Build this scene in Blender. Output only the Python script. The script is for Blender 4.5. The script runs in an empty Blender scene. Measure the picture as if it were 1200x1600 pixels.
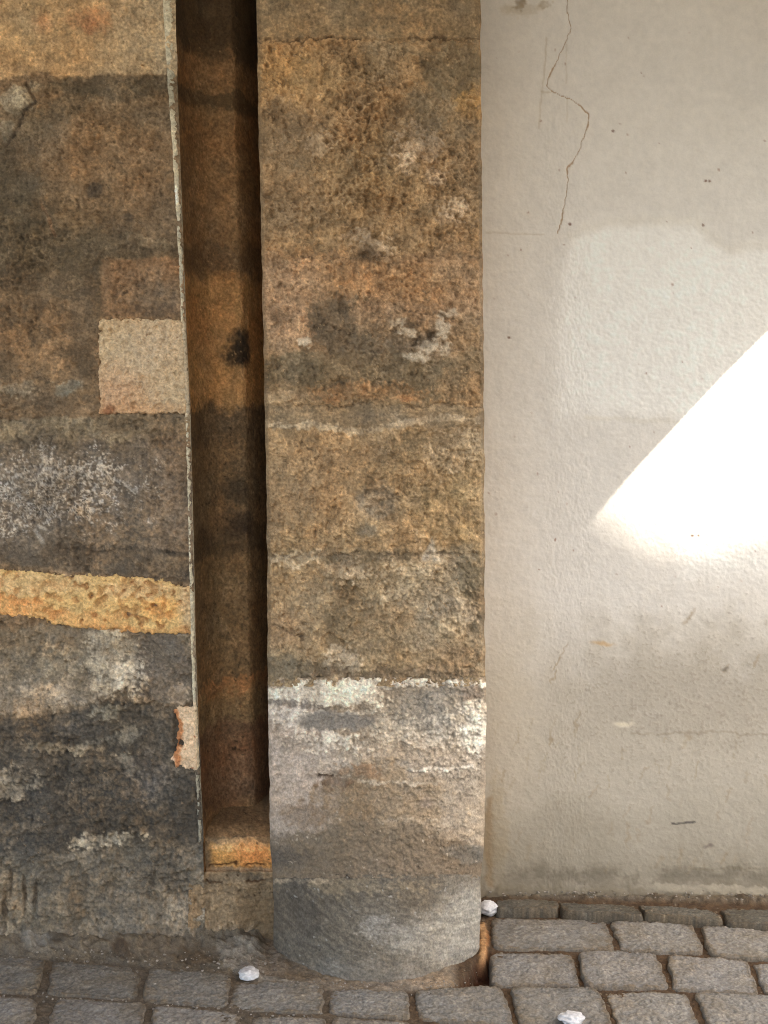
import bpy, bmesh, math, random
import numpy as np
from mathutils import Vector

random.seed(7)
R = math.radians
scene = bpy.context.scene
COL = scene.collection

# ------------------------------------------------------------------ camera model (photo is 1200 x 1600)
F = 1980.0
PITCH = R(6.6)
CAM = np.array([0.0, -2.75, 1.30])
YR = 0.264          # plane of the plastered wall (left stone wall stands on y = 0)
CP, SP = math.cos(PITCH), math.sin(PITCH)

def ray(px, py):
    a = (np.asarray(px, float) - 600.0) / F
    b = (800.0 - np.asarray(py, float)) / F
    return a, CP + b * SP, -SP + b * CP

def on_y(px, py, Y):
    dx, dy, dz = ray(px, py)
    t = (Y - CAM[1]) / dy
    return CAM[0] + t * dx, CAM[1] + t * dy, CAM[2] + t * dz

def on_z(px, py, Z=0.0):
    dx, dy, dz = ray(px, py)
    t = (Z - CAM[2]) / dz
    return CAM[0] + t * dx, CAM[1] + t * dy, CAM[2] + t * dz

# ------------------------------------------------------------------ numpy noise
def _hash(ix, iy, seed):
    h = (ix.astype(np.int64) * 374761393 + iy.astype(np.int64) * 668265263 + seed * 1442695041) & 0xFFFFFFFF
    h = ((h ^ (h >> 13)) * 1274126177) & 0xFFFFFFFF
    return (h ^ (h >> 16)) & 0xFFFFFFFF

def noise(x, y, seed=0):
    ix = np.floor(x); iy = np.floor(y)
    fx = x - ix; fy = y - iy
    ux = fx * fx * fx * (fx * (fx * 6 - 15) + 10); uy = fy * fy * fy * (fy * (fy * 6 - 15) + 10)
    def g(dx, dy):
        a = _hash(ix + dx, iy + dy, seed) * (2 * math.pi / 4294967296.0)
        return np.cos(a) * (fx - dx) + np.sin(a) * (fy - dy)
    n00 = g(0, 0); n10 = g(1, 0); n01 = g(0, 1); n11 = g(1, 1)
    return 1.5 * ((n00 * (1 - ux) + n10 * ux) * (1 - uy) + (n01 * (1 - ux) + n11 * ux) * uy)

def fbm(x, y, wl, octv=4, seed=0, gain=0.5, lac=2.03):
    s = 0.0; a = 1.0; tot = 0.0; f = 1.0 / wl
    for i in range(octv):
        s = s + a * noise(x * f + 17.3 * i, y * f - 9.1 * i, seed + i * 31)
        tot += a * 0.75; a *= gain; f *= lac
    return s / tot

def worley(x, y, wl, seed=0):
    x = x / wl; y = y / wl
    ix = np.floor(x); iy = np.floor(y)
    d1 = np.full(x.shape, 9.0); d2 = np.full(x.shape, 9.0)
    for dx in (-1, 0, 1):
        for dy in (-1, 0, 1):
            cx = ix + dx; cy = iy + dy
            px = cx + _hash(cx, cy, seed) / 4294967296.0
            py = cy + _hash(cx, cy, seed + 77) / 4294967296.0
            d = np.hypot(x - px, y - py)
            d2 = np.minimum(d2, np.maximum(d1, d)); d1 = np.minimum(d1, d)
    return d1, d2

def ss(a, b, x):
    t = np.clip((x - a) / (b - a), 0, 1)
    return t * t * (3 - 2 * t)

def lin(c):
    c = np.clip(np.asarray(c, float) / 255.0, 0, 1)
    return np.where(c <= 0.04045, c / 12.92, ((c + 0.055) / 1.055) ** 2.4)

# ------------------------------------------------------------------ a surface laid out over (U,V), painted with stains and carved with relief
class Surf:
    def __init__(s, U, V, base, seed=0):
        s.U, s.V, s.seed = U, V, seed
        s.C = np.zeros(U.shape + (3,)) + np.asarray(base, float)
        s.H = np.zeros(U.shape)                      # relief, millimetres towards the viewer
        s.n4 = fbm(U, V, 5.0, 2, seed + 1)
        s.n9 = fbm(U, V, 11.0, 3, seed + 2)
        s.n25 = fbm(U, V, 28.0, 4, seed + 3)
        s.n70 = fbm(U, V, 80.0, 4, seed + 4)
        s.spk = 0.5 * fbm(U, V, 4.2, 1, seed + 5) + 0.55 * fbm(U, V, 9.0, 2, seed + 6) + 0.4 * fbm(U, V, 30.0, 3, seed + 7)
        d1, d2 = worley(U + 2.5 * noise(U / 14, V / 14, seed + 12), V + 2.5 * noise(U / 14 + 9, V / 14, seed + 13), 7.5, seed + 14)
        s.gr = np.clip(0.75 - 1.5 * d1, -0.7, 0.75)          # grains of the stone
        s.gk = noise(U / 7.5, V / 7.5, seed + 15)
        s.spk2 = 0.40 * s.n4 + 0.50 * s.n9 + 0.65 * s.n25 + 0.55 * s.n70
        s.wx = fbm(U, V, 45.0, 4, seed + 8); s.wy = fbm(U, V, 45.0, 4, seed + 9)
        s.fx = fbm(U, V, 9.0, 2, seed + 10); s.fy = fbm(U, V, 9.0, 2, seed + 11)
    def xy(s, warp, fine):
        return s.U + warp * s.wx + fine * s.fx, s.V + warp * s.wy + fine * s.fy
    def ell(s, cx, cy, rx, ry, soft=0.5, warp=10, fine=3, rot=0):
        x, y = s.xy(warp, fine)
        x = x - cx; y = y - cy
        if rot:
            c, n = math.cos(R(rot)), math.sin(R(rot)); x, y = x * c + y * n, -x * n + y * c
        d = np.sqrt((x / rx) ** 2 + (y / ry) ** 2)
        return 1 - ss(1 - soft, 1 + soft, d)
    def box(s, x0, y0, x1, y1, soft=4, warp=4, fine=2):
        x, y = s.xy(warp, fine)
        d = np.minimum(np.minimum(x - x0, x1 - x), np.minimum(y - y0, y1 - y))
        return ss(-soft, soft, d)
    def between(s, top, bot, soft=4, warp=4, fine=2):
        x, y = s.xy(warp, fine)
        t = np.interp(x, [p[0] for p in top], [p[1] for p in top]); b = np.interp(x, [p[0] for p in bot], [p[1] for p in bot])
        return ss(-soft, soft, y - t) * ss(-soft, soft, b - y)
    def line(s, pts, w, soft=0.6, warp=2, fine=1):
        x, y = s.xy(warp, fine)
        d = np.full(x.shape, 1e9)
        for (ax, ay), (bx, by) in zip(pts[:-1], pts[1:]):
            vx, vy = bx - ax, by - ay
            t = np.clip(((x - ax) * vx + (y - ay) * vy) / (vx * vx + vy * vy), 0, 1)
            d = np.minimum(d, np.hypot(x - ax - t * vx, y - ay - t * vy))
        return 1 - ss(w * (1 - soft), w * (1 + soft), d)
    def poly(s, pts, soft=4, warp=4, fine=2):
        x, y = s.xy(warp, fine)
        inside = np.zeros(x.shape, bool); d = np.full(x.shape, 1e9)
        n = len(pts)
        for i in range(n):
            ax, ay = pts[i]; bx, by = pts[(i + 1) % n]
            cond = ((ay > y) != (by > y)) & (x < (bx - ax) * (y - ay) / ((by - ay) or 1e-9) + ax)
            inside ^= cond
            vx, vy = bx - ax, by - ay
            t = np.clip(((x - ax) * vx + (y - ay) * vy) / (vx * vx + vy * vy + 1e-9), 0, 1)
            d = np.minimum(d, np.hypot(x - ax - t * vx, y - ay - t * vy))
        return ss(-soft, soft, np.where(inside, d, -d))
    def speck(s, m, k=0.8, w=0.30):
        t = m + k * 1.15 * s.spk2 * (m > 0.01) * (1 - 0.45 * m)
        return ss(0.5 - w, 0.5 + w, t) * np.clip(0.78 + 0.55 * s.spk2, 0.25, 1)
    def paint(s, m, col, a=1.0, sp=0.0, w=0.30):
        if sp > 0: m = s.speck(m, sp, w)
        m = (m * a)[..., None]
        s.C = s.C * (1 - m) + np.asarray(col, float) * m
    def dust(s, m, col, thr=0.2, w=0.12, a=1.0):  # dark flecks over whole stones mostly stand for bump shadows
        """speckles of a colour, as dense as m"""
        k = ss(thr - w, thr + w, s.spk + (m - 1) * 0.9) * (m > 0.02) * a
        s.C = s.C * (1 - k[..., None]) + np.asarray(col, float) * k[..., None]
        return k
    def pitted(s, amp, mask=1.0, wl=10.0, seed=500, thr=0.22):
        a = noise(s.U / wl + 3.1 + 0.25 * s.n25, s.V / wl + 0.25 * s.n9, s.seed + seed); b = noise(s.U / (wl * 2.1), s.V / (wl * 2.1), s.seed + seed + 1)
        k = np.maximum(ss(thr, thr + 0.3, a), 1.4 * ss(thr + 0.1, thr + 0.4, b)) * ss(-0.45, 0.25, s.n70)
        s.H = s.H - amp * k * mask
        return k
    def flakes(s, wl, amp, seed, cover=0.0, mask=1.0):
        """plates of crust still standing above the weathered surface, with ragged lips"""
        f = fbm(s.U + 3 * s.fx, (s.V + 3 * s.fy) * 1.25, wl, 5, s.seed + seed, 0.58)
        k = ss(-0.02, 0.06, f - cover)
        s.H = s.H + amp * k * mask
        return k
    def weather(s, a=1.0):
        """the stone's own mottling: greyer, warmer and paler clouds at several sizes"""
        U, V = s.U, s.V
        for i, (col, wl, al) in enumerate((((96, 86, 72), 130, .45), ((158, 116, 66), 110, .30), ((172, 152, 122), 70, .26), ((74, 64, 50), 46, .38), ((150, 128, 98), 30, .25), ((66, 54, 40), 20, .28))):
            m = ss(0.02, 0.55, fbm(U, V, wl, 4, s.seed + 300 + i)) * np.clip(0.7 + 0.9 * s.n9 + 0.7 * s.n4, 0, 1.3)
            m = (np.clip(m, 0, 1) * al * a)[..., None]
            s.C = s.C * (1 - m) + np.asarray(col, float) * m
    def rocky(s, vary=0.10, grain=0.14, hue=0.05):
        grain *= 0.8
        k = 1 + 1.3 * grain * s.n4 + grain * 0.7 * s.gr + vary * s.n25 * 0.9 + vary * 0.9 * s.n9
        s.C = s.C * k[..., None]
        s.C = s.C * (1 + hue * s.n70[..., None] * np.array([1.0, 0.0, -1.6]) + hue * 0.8 * s.n9[..., None] * np.array([0.8, 0.1, -1.2]))

def grid_mesh(name, X, Y, Z, surf=None, E=1.0, closed=False, rgb=None):
    r, c = X.shape
    me = bpy.data.meshes.new(name)
    n = r * c
    co = np.stack([X, Y, Z], -1).reshape(-1, 3).astype(np.float32)
    i = np.arange(n).reshape(r, c)
    q = np.stack([i[:-1, :-1], i[1:, :-1], i[1:, 1:], i[:-1, 1:]], -1).reshape(-1, 4)
    me.vertices.add(n); me.vertices.foreach_set('co', co.ravel())
    me.loops.add(q.size); me.loops.foreach_set('vertex_index', q.ravel().astype(np.int32))
    me.polygons.add(len(q)); me.polygons.foreach_set('loop_start', (np.arange(len(q)) * 4).astype(np.int32))
    me.update(calc_edges=True)
    me.polygons.foreach_set('use_smooth', np.ones(len(q), bool))
    C = surf.C if surf is not None else rgb
    if C is not None:
        L = lin(C) / E
        if name not in ('plaster_wall', 'paving_sett', 'ground'):
            g = L @ np.array([0.3, 0.6, 0.1]); L = g[..., None] + 0.82 * (L - g[..., None]); L = L * np.array([1.02, 0.995, 0.96])
        L = np.clip(L, 0.004, 0.86)
        a = me.color_attributes.new('tint', 'FLOAT_COLOR', 'POINT')
        a.data.foreach_set('color', np.concatenate([L, np.ones(L.shape[:2] + (1,))], -1).reshape(-1).astype(np.float32))
    me.validate()
    return me

def steps(lo, a, b, hi, fine, coarse, extra=()):
    """fine spacing inside [a,b], coarse outside it up to [lo,hi]; extra = (x0,x1,step) finer zones"""
    x = list(np.arange(lo, a, coarse)) + list(np.arange(a, b, fine)) + list(np.arange(b, hi + 1e-6, coarse)) + [hi]
    for (p, q, st) in extra:
        x = [t for t in x if not p <= t <= q] + list(np.arange(p, q, st))
    x = np.unique(np.round(x, 3))
    return x

# ------------------------------------------------------------------ materials
def mat_stone(name, rough=0.92, grain=0.34, gscale=210.0, bump=0.6, bscale=190.0, bdist=0.003, spec=0.25):
    m = bpy.data.materials.new(name); m.use_nodes = True
    nt = m.node_tree; N = nt.nodes; L = nt.links
    b = N['Principled BSDF']
    at = N.new('ShaderNodeVertexColor'); at.layer_name = 'tint'
    tc = N.new('ShaderNodeTexCoord')
    n1 = N.new('ShaderNodeTexNoise'); n1.inputs['Scale'].default_value = gscale; n1.inputs['Detail'].default_value = 3; n1.inputs['Roughness'].default_value = 0.7
    L.new(tc.outputs['Object'], n1.inputs['Vector'])
    mr = N.new('ShaderNodeMapRange'); mr.inputs[1].default_value = 0.25; mr.inputs[2].default_value = 0.75
    mr.inputs[3].default_value = 1 - grain * 1.3; mr.inputs[4].default_value = 1 + grain
    L.new(n1.outputs['Fac'], mr.inputs[0])
    mx = N.new('ShaderNodeVectorMath'); mx.operation = 'SCALE'
    L.new(at.outputs['Color'], mx.inputs[0]); L.new(mr.outputs[0], mx.inputs['Scale'])
    L.new(mx.outputs[0], b.inputs['Base Color'])
    n2 = N.new('ShaderNodeTexNoise'); n2.inputs['Scale'].default_value = bscale; n2.inputs['Detail'].default_value = 4
    L.new(tc.outputs['Object'], n2.inputs['Vector'])
    bp = N.new('ShaderNodeBump'); bp.inputs['Strength'].default_value = bump; bp.inputs['Distance'].default_value = bdist
    L.new(n2.outputs['Fac'], bp.inputs['Height']); L.new(bp.outputs[0], b.inputs['Normal'])
    b.inputs['Roughness'].default_value = rough
    b.inputs['Specular IOR Level'].default_value = spec
    return m

def mat_plain(name, col, rough=0.9, var=0.25, scale=8.0):
    m = bpy.data.materials.new(name); m.use_nodes = True
    nt = m.node_tree; N = nt.nodes; L = nt.links
    b = N['Principled BSDF']
    tc = N.new('ShaderNodeTexCoord')
    n1 = N.new('ShaderNodeTexNoise'); n1.inputs['Scale'].default_value = scale; n1.inputs['Detail'].default_value = 6
    L.new(tc.outputs['Object'], n1.inputs['Vector'])
    cr = N.new('ShaderNodeValToRGB')
    c = np.array(col)
    cr.color_ramp.elements[0].position = 0.3; cr.color_ramp.elements[0].color = tuple(c * (1 - var)) + (1,)
    cr.color_ramp.elements[1].position = 0.7; cr.color_ramp.elements[1].color = tuple(c * (1 + var)) + (1,)
    L.new(n1.outputs['Fac'], cr.inputs[0]); L.new(cr.outputs[0], b.inputs['Base Color'])
    b.inputs['Roughness'].default_value = rough; b.inputs['Specular IOR Level'].default_value = 0.2
    return m

M_STONE = mat_stone('weathered_sandstone')
M_PLASTER = mat_stone('wall_plaster', rough=0.85, grain=0.045, gscale=300, bump=0.35, bscale=170, bdist=0.002)
M_SETT = mat_stone('granite_sett', rough=0.8, grain=0.34, gscale=260, bump=0.6, bscale=200, bdist=0.003, spec=0.3)
M_DIRT = mat_stone('joint_dirt', rough=0.95, grain=0.3, gscale=350, bump=0.6, bscale=240, bdist=0.003)
M_CHIP = mat_plain('white_lump', (0.58, 0.57, 0.56), 0.85, 0.25, 120)
M_GRIT = mat_plain('grit', (0.24, 0.21, 0.17), 0.9, 0.6, 40)
M_RENDER = mat_plain('house_render', (0.55, 0.48, 0.38), 0.9, 0.06, 3)
M_VAULT = mat_plain('vault_plaster', (0.68, 0.65, 0.60), 0.9, 0.06, 2)
M_ROOF = mat_plain('roof_tile', (0.28, 0.11, 0.06), 0.85, 0.3, 12)
M_GLASS = mat_plain('window_glass', (0.05, 0.06, 0.07), 0.15, 0.1, 3)
M_TRIM = mat_plain('window_trim', (0.6, 0.57, 0.5), 0.8, 0.06, 8)

# ------------------------------------------------------------------ objects
def link(name, me, mat, parent=None):
    o = bpy.data.objects.new(name, me); COL.objects.link(o)
    if mat: 
        me.materials.clear(); me.materials.append(mat)
    if parent: o.parent = parent; o.matrix_parent_inverse = parent.matrix_world.inverted()
    return o
def thing(name, label, cat, loc=(0, 0, 0)):
    o = bpy.data.objects.new(name, None); COL.objects.link(o); o.location = loc
    o.empty_display_size = 0.1
    o['label'] = label; o['category'] = cat
    bpy.context.view_layer.update()
    return o
def tag(o, label, cat, group=None):
    o['label'] = label; o['category'] = cat
    if group: o['group'] = group
    return o

E_L, E_P, E_G, E_R, E_F = 0.74, 0.67, 0.66, 0.76, 1.12   # light falling on each surface: turns observed tones into base colours

# edge lines of the masonry (measured), as functions of height in the picture
EV = [-900, 0, 130, 300, 500, 650, 850, 1000, 1150, 1300, 1480]
EX = [255, 274, 277, 283, 290, 297, 302, 305, 310, 317, 322]
PV = [-900, 0, 200, 400, 600, 800, 1000, 1100, 1300, 1370, 1500]
PLX = [392, 401, 404, 409, 413, 417, 418, 419, 422, 426, 428]
PRX = [748, 751, 752, 754, 756, 757, 758, 760, 757, 752, 748]

exec_order = []
# ================================================================== LEFT STONE WALL
wall = thing('stone_wall', 'weathered sandstone wall with patched courses left of the dark upright groove', 'wall', (-0.7, 0.0, 0.0))

def build_left():
    v = steps(-760, -10, 1500, 1500, 1.6, 30)
    uf = np.concatenate([np.arange(-1500, -12, 60), np.arange(-12, 300, 1.6)])
    n_f = len(uf)
    V = np.repeat(v[:, None], n_f, 1)
    edge = np.interp(v, EV, EX) + 1.6 * fbm(v, v * 0 + 3.3, 60, 3, 5)
    # columns are squeezed so the last one lies on the ragged edge
    t = (uf - (-12)) / (300 - 1.6 - (-12))
    U = np.where(uf[None, :] < -12, uf[None, :] + 0 * edge[:, None], -12 + t[None, :] * (edge[:, None] + 12))
    s = Surf(U, V, (118, 95, 66), 11)
    P, Em, Bx, Bt, Ln, Po, Du = s.paint, s.ell, s.box, s.between, s.line, s.poly, s.dust
    X0 = -1600
    # broad patches
    P(Em(60, 330, 110, 100, 0.7, 40), (92, 78, 55), 0.8)
    P(Em(160, 240, 110, 90, 0.6, 25), (133, 103, 67), 0.85)
    P(Em(200, 170, 90, 40, 0.7, 20), (112, 90, 60), 0.6)
    P(Em(15, 330, 45, 110, 0.6, 40, 8), (72, 63, 47), 0.8, 0.5)
    P(Em(120, 395, 150, 32, 0.6, 30, 8), (82, 70, 50), 0.8, 0.5)
    P(Em(60, 540, 110, 70, 0.6, 40), (134, 104, 68), 0.8, 0.4)
    for (x, y, rx, ry) in [(30, 440, 40, 22), (60, 500, 16, 34), (20, 490, 26, 18), (110, 455, 30, 14), (130, 560, 20, 40), (50, 620, 60, 16), (10, 575, 28, 14), (110, 520, 18, 14), (140, 470, 12, 60)]:
        P(Em(x, y, rx, ry, 0.6, 22, 9), (78, 65, 48), 0.75, 0.7)
    P(Em(108, 606, 26, 14, 0.6, 12, 5), (120, 122, 110), 0.8, 0.6)
    P(Em(25, 608, 30, 12, 0.6, 12, 5), (140, 128, 104), 0.7, 0.7)
    # top course of pale rendering
    topm = Bt([(X0, -2000), (400, -2000)], [(X0, 122), (0, 123), (30, 121), (62, 111), (95, 121), (180, 116), (265, 117), (300, 120)], 3, 3, 3)
    P(topm, (168, 136, 90))
    P(topm * ss(120, 275, U), (160, 143, 112), 0.8)
    P(topm * Em(30, 60, 90, 60, 0.8, 20), (174, 136, 82), 0.5)
    P(topm * Em(140, 38, 9, 12, 0.7, 5, 3), (150, 92, 54), 0.8)
    P(topm * Em(140, 32, 34, 16, 0.9, 10, 5), (160, 112, 68), 0.7, 0.3)
    P(topm * Em(65, 35, 14, 12, 0.9, 8, 4), (162, 100, 52), 0.5)
    Du(topm * 0.42, (120, 92, 56), 0.2)
    # dark grey band under it
    P(Em(185, 136, 110, 17, 0.7, 14, 6) * (1 - topm), (84, 74, 55), 0.9, 0.35)
    P(Em(110, 165, 50, 18, 0.6, 14, 6, -35), (80, 70, 52), 0.8, 0.5)
    P(Em(35, 190, 40, 30, 0.8, 20, 6) * (1 - topm), (105, 90, 64), 0.7)
    P(Po([(2, 150), (22, 135), (40, 140), (58, 155), (50, 168), (30, 178), (8, 172)], 3, 5, 4), (158, 146, 118), 0.9, 0.3)
    P(Po([(0, 190), (20, 185), (26, 215), (8, 225)], 3, 5, 4), (124, 115, 94), 0.8, 0.3)
    P(Em(50, 135, 14, 8, 0.5, 6), (142, 130, 104), 0.8, 0.4)
    P(Ln([(40, 130), (56, 160), (38, 172), (30, 200), (10, 228)], 2.6), (62, 50, 36), 0.9)
    s.H -= 3.5 * Ln([(40, 130), (56, 160), (38, 172), (30, 200), (10, 228)], 3)
    P(Em(148, 297, 13, 12, 0.25, 3, 1), (74, 62, 48), 0.85)
    P(Em(201, 341, 9, 9, 0.3, 3, 1), (78, 66, 52), 0.8)
    P(Ln([(63, 315), (75, 340), (85, 368)], 2.5), (132, 92, 58), 0.6, 0.4)
    P(Em(230, 378, 40, 10, 0.6, 8, 3, 8), (140, 122, 92), 0.6, 0.5)
    P(Ln([(180, 370), (230, 392), (285, 388)], 5, 0.8, 5, 2), (86, 72, 52), 0.7)
    # small brown block above the patch
    blk = Bx(156, 404, 310, 494, 3, 4, 3)
    P(blk, (138, 103, 66), 0.9)
    P(blk * Em(235, 465, 55, 34, 0.6, 14, 5), (114, 96, 74), 0.9)
    P(blk * Em(225, 487, 80, 9, 0.8, 5, 3), (104, 84, 62), 0.7)
    P(Ln([(154, 400), (156, 495)], 4, 0.9, 3, 3), (86, 72, 50), 0.6)
    # course below the patch
    crs = Bt([(X0, 650), (100, 652), (300, 645)], [(X0, 872), (0, 878), (100, 890), (300, 912)], 5, 4, 3)
    P(crs, (108, 93, 73))
    P(crs * Bt([(X0, 640), (300, 640)], [(X0, 684), (120, 690), (300, 676)], 9, 12, 5), (134, 121, 94), 0.85, 0.35)
    P(crs * Em(230, 664, 75, 20, 0.4, 6, 3), (116, 99, 73), 0.9)
    P(crs * Em(60, 700, 60, 20, 0.7, 10, 5), (96, 84, 64), 0.6)
    P(crs * Em(262, 770, 42, 110, 0.6, 15, 6), (122, 102, 79), 0.85)
    salt = crs * np.maximum(Em(90, 765, 155, 68, 0.55, 35, 10), 0.85 * Em(20, 800, 60, 50, 0.6, 20, 8))
    P(salt, (104, 95, 85), 0.7)
    Du(salt * 0.97, (178, 168, 152), 0.0, 0.2)
    Du(salt * Em(150, 705, 60, 22, 0.7, 12, 6), (188, 176, 158), 0.02, 0.2, 0.8)
    Du(crs * Em(70, 780, 90, 50, 0.8, 25, 8) * 0.75, (66, 58, 50), 0.12, 0.12, 0.8)
    P(Em(200, 742, 16, 11, 0.4, 6, 3), (128, 112, 92), 0.9)
    P(Ln([(195, 757), (215, 768)], 2.5), (176, 164, 146), 0.8)
    P(Ln([(55, 830), (68, 848)], 3), (172, 162, 144), 0.8)
    P(Ln([(60, 822), (72, 826)], 3), (172, 162, 144), 0.8)
    P(crs * Bt([(X0, 842), (100, 850), (300, 865)], [(X0, 930), (300, 930)], 8, 10, 5), (84, 72, 57), 0.85, 0.4)
    P(crs * Em(265, 880, 45, 16, 0.6, 8, 4), (112, 94, 70), 0.8, 0.4)
    P(Ln([(120, 858), (210, 858), (295, 866)], 3, 0.9, 4, 2), (66, 58, 48), 0.7)
    # course under the ochre band
    low = Bt([(X0, 975), (80, 980), (300, 985)], [(X0, 1118), (60, 1116), (120, 1108), (160, 1090), (220, 1095), (310, 1100)], 6, 8, 6)
    P(low, (124, 110, 88))
    P(low * Em(60, 1020, 70, 30, 0.7, 18, 6), (110, 99, 80), 0.7)
    P(low * Em(110, 1035, 50, 22, 0.6, 14, 8), (148, 137, 113), 0.7, 0.8)
    P(low * Em(160, 1000, 22, 26, 0.6, 14, 8), (152, 142, 122), 0.7, 0.7)
    P(low * Em(245, 1045, 58, 60, 0.5, 14, 6), (92, 84, 75), 0.85, 0.4)
    Du(low * Em(110, 1050, 130, 60, 0.8, 20, 8) * 0.55, (168, 152, 126), 0.14, 0.16, 0.7)
    Du(low * Em(240, 1030, 65, 60, 0.7, 14, 6) * 0.62, (164, 152, 132), 0.16)
    P(low * Em(65, 1095, 105, 32, 0.7, 14, 8), (168, 148, 120), 0.9, 0.7)
    P(low * Em(175, 1030, 40, 50, 0.7, 16, 9), (160, 150, 128), 0.8, 0.8)
    P(Em(197, 1055, 24, 22, 0.6, 12, 7), (190, 180, 160), 0.9, 0.9)
    P(Em(210, 1035, 12, 10, 0.6, 8, 5), (184, 174, 154), 0.9, 0.9)
    P(Em(278, 1085, 14, 16, 0.6, 8, 5), (170, 150, 124), 0.9, 0.8)
    # black crust
    drk = Bt([(X0, 1122), (60, 1120), (120, 1112), (160, 1092), (220, 1098), (310, 1104)], [(X0, 1345), (310, 1345)], 7, 8, 6)
    P(drk, (76, 69, 58))
    P(drk * Em(60, 1140, 90, 20, 0.6, 10, 5), (70, 65, 58), 0.7)
    P(drk * Em(120, 1255, 150, 60, 0.6, 30, 8), (66, 61, 53), 0.8)
    P(drk * Em(95, 1168, 62, 7, 0.7, 6, 5, 3), (136, 124, 100), 0.8, 0.8)
    P(drk * Em(180, 1155, 50, 9, 0.7, 8, 6, -12), (112, 106, 92), 0.8, 0.6)
    P(drk * Em(165, 1112, 24, 10, 0.7, 8, 6), (126, 120, 102), 0.8, 0.6)
    P(drk * Em(20, 1222, 42, 22, 0.6, 12, 7), (144, 132, 110), 0.85, 0.9)
    P(drk * Em(205, 1195, 12, 24, 0.6, 8, 6, -15), (134, 124, 102), 0.85, 0.9)
    P(drk * Em(200, 1150, 16, 18, 0.6, 8, 6), (128, 118, 98), 0.8, 0.9)
    P(drk * Em(25, 1290, 42, 26, 0.6, 12, 7), (108, 94, 74), 0.75, 0.7)
    P(drk * Em(232, 1215, 40, 40, 0.7, 12, 7), (88, 82, 76), 0.6, 0.4)
    Du(drk * 0.3, (118, 108, 94), 0.12)
    Du(drk * 0.35, (46, 42, 38), 0.12)
    # lowest zone, deeply pitted
    bot = Bt([(X0, 1325), (100, 1335), (200, 1318), (320, 1330)], [(X0, 1600), (340, 1600)], 14, 14, 6)
    P(bot, (100, 91, 75))
    P(bot * Em(80, 1375, 60, 26, 0.7, 12, 6), (92, 86, 74), 0.7)
    P(bot * Em(20, 1400, 34, 50, 0.6, 12, 6), (124, 112, 90), 0.7, 0.5)
    P(bot * Em(210, 1405, 70, 60, 0.7, 18, 8), (110, 100, 84), 0.7)
    P(bot * Em(255, 1360, 40, 30, 0.7, 10, 6), (86, 80, 70), 0.75)
    P(Em(165, 1312, 50, 9, 0.6, 8, 5, -5), (156, 146, 124), 0.9, 0.8)
    P(Em(140, 1340, 28, 12, 0.6, 8, 5), (130, 120, 102), 0.8, 0.8)
    P(Em(285, 1425, 30, 30, 0.6, 10, 6), (146, 134, 114), 0.8, 0.5)
    P(Em(302, 1355, 22, 34, 0.6, 8, 6), (130, 120, 102), 0.75, 0.5)
    P(bot * Em(150, 1470, 260, 22, 0.6, 10, 6), (112, 104, 92), 0.6)
    Du(bot * 0.3, (58, 52, 44), 0.14)
    Du(bot * 0.25, (150, 140, 120), 0.16)
    s.weather(0.7)
    # grain and pores everywhere; dark flecks mostly paint in bump shadows
    s.rocky(0.12, 0.16, 0.05)
    calm = topm
    Du((1 - topm) * 0.42, (58, 46, 32), 0.1, 0.14, 0.75)
    Du((1 - topm) * 0.30, (166, 142, 108), 0.1, 0.14, 0.55)
    # ---- relief
    H = s.H
    rough = np.clip(0.75 + 0.5 * s.n70, 0.3, 1.4) * (0.45 + 0.9 * ss(-0.3, 0.35, fbm(U, V, 150, 3, 88)))
    H += rough * (4.2 * s.n25 + 4.2 * s.n9 + 2.4 * s.n4 + 2.6 * s.gr * (1 + s.gk))
    under = np.maximum.reduce([Bx(158, 502, 400, 643, 3, 3, 3), Bt([(X0, 888), (0, 892), (100, 901), (200, 904), (250, 909), (305, 924)], [(X0, 951), (0, 956), (40, 958), (80, 970), (140, 978), (200, 983), (305, 986)], 3, 4, 4), Bx(272, 1108, 400, 1194, 3, 3, 3)])
    # the pale top render: vertical tooling
    H += topm * (2.0 + 1.6 * fbm(U, V * 0.45, 11, 3, 91))
    # pitted bottom: elongated pits
    w1, w2 = worley(U * 1.25, V * 0.6, 13, 41)
    pit = ss(0.35, 0.0, w1) * ss(-0.2, 0.5, fbm(U, V, 60, 3, 43) + 0.25)
    zone = np.maximum(bot * (1 - Em(80, 1370, 55, 30, 0.7)), 0)
    H += zone * (-7.0 * pit + 2.4 * fbm(U, V * 0.6, 18, 3, 44))
    for (x, y, l) in [(8, 1420, 34), (38, 1395, 26), (14, 1380, 20), (56, 1400, 18)]:
        k = Em(x, y, 3.5, l, 0.6, 4, 2); H -= 9 * k; P(k, (66, 54, 40), 0.6)
    hole = np.maximum(Em(313, 1405, 11, 10, 0.4, 4, 2), Em(305, 1421, 8, 8, 0.4, 4, 2))
    H -= 26 * hole; P(hole, (60, 44, 28), 0.8)
    H += 2.2 * Em(20, 160, 40, 24, 0.5, 8)
    H += crs * (1.0 * s.n9 + 1.2 * ss(0.2, 0.6, s.spk) * salt)
    H += 2.0 * np.minimum(1, Em(197, 1055, 24, 22, 0.6, 12, 7) * 1.0)
    w3, _ = worley(U, V, 16, 57)
    H -= crs * Em(262, 770, 50, 115, 0.5) * 3.5 * ss(0.3, 0.05, w3)
    H += 5 * (crs - 0.5) * 0.3 - 2.0 * Ln([(X0, 648), (60, 655), (300, 645)], 4, 0.9, 4, 3)
    H -= 3.0 * Ln([(120, 860), (210, 860), (295, 868)], 4, 0.9, 4, 2)
    H += drk * 0.9 * fbm(U, V, 22, 3, 61)
    # batter: the foot of the wall swells out
    H += 22 * ss(1385, 1500, V) + 5 * fbm(U, V, 90, 3, 66) * ss(1200, 1400, V)
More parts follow.
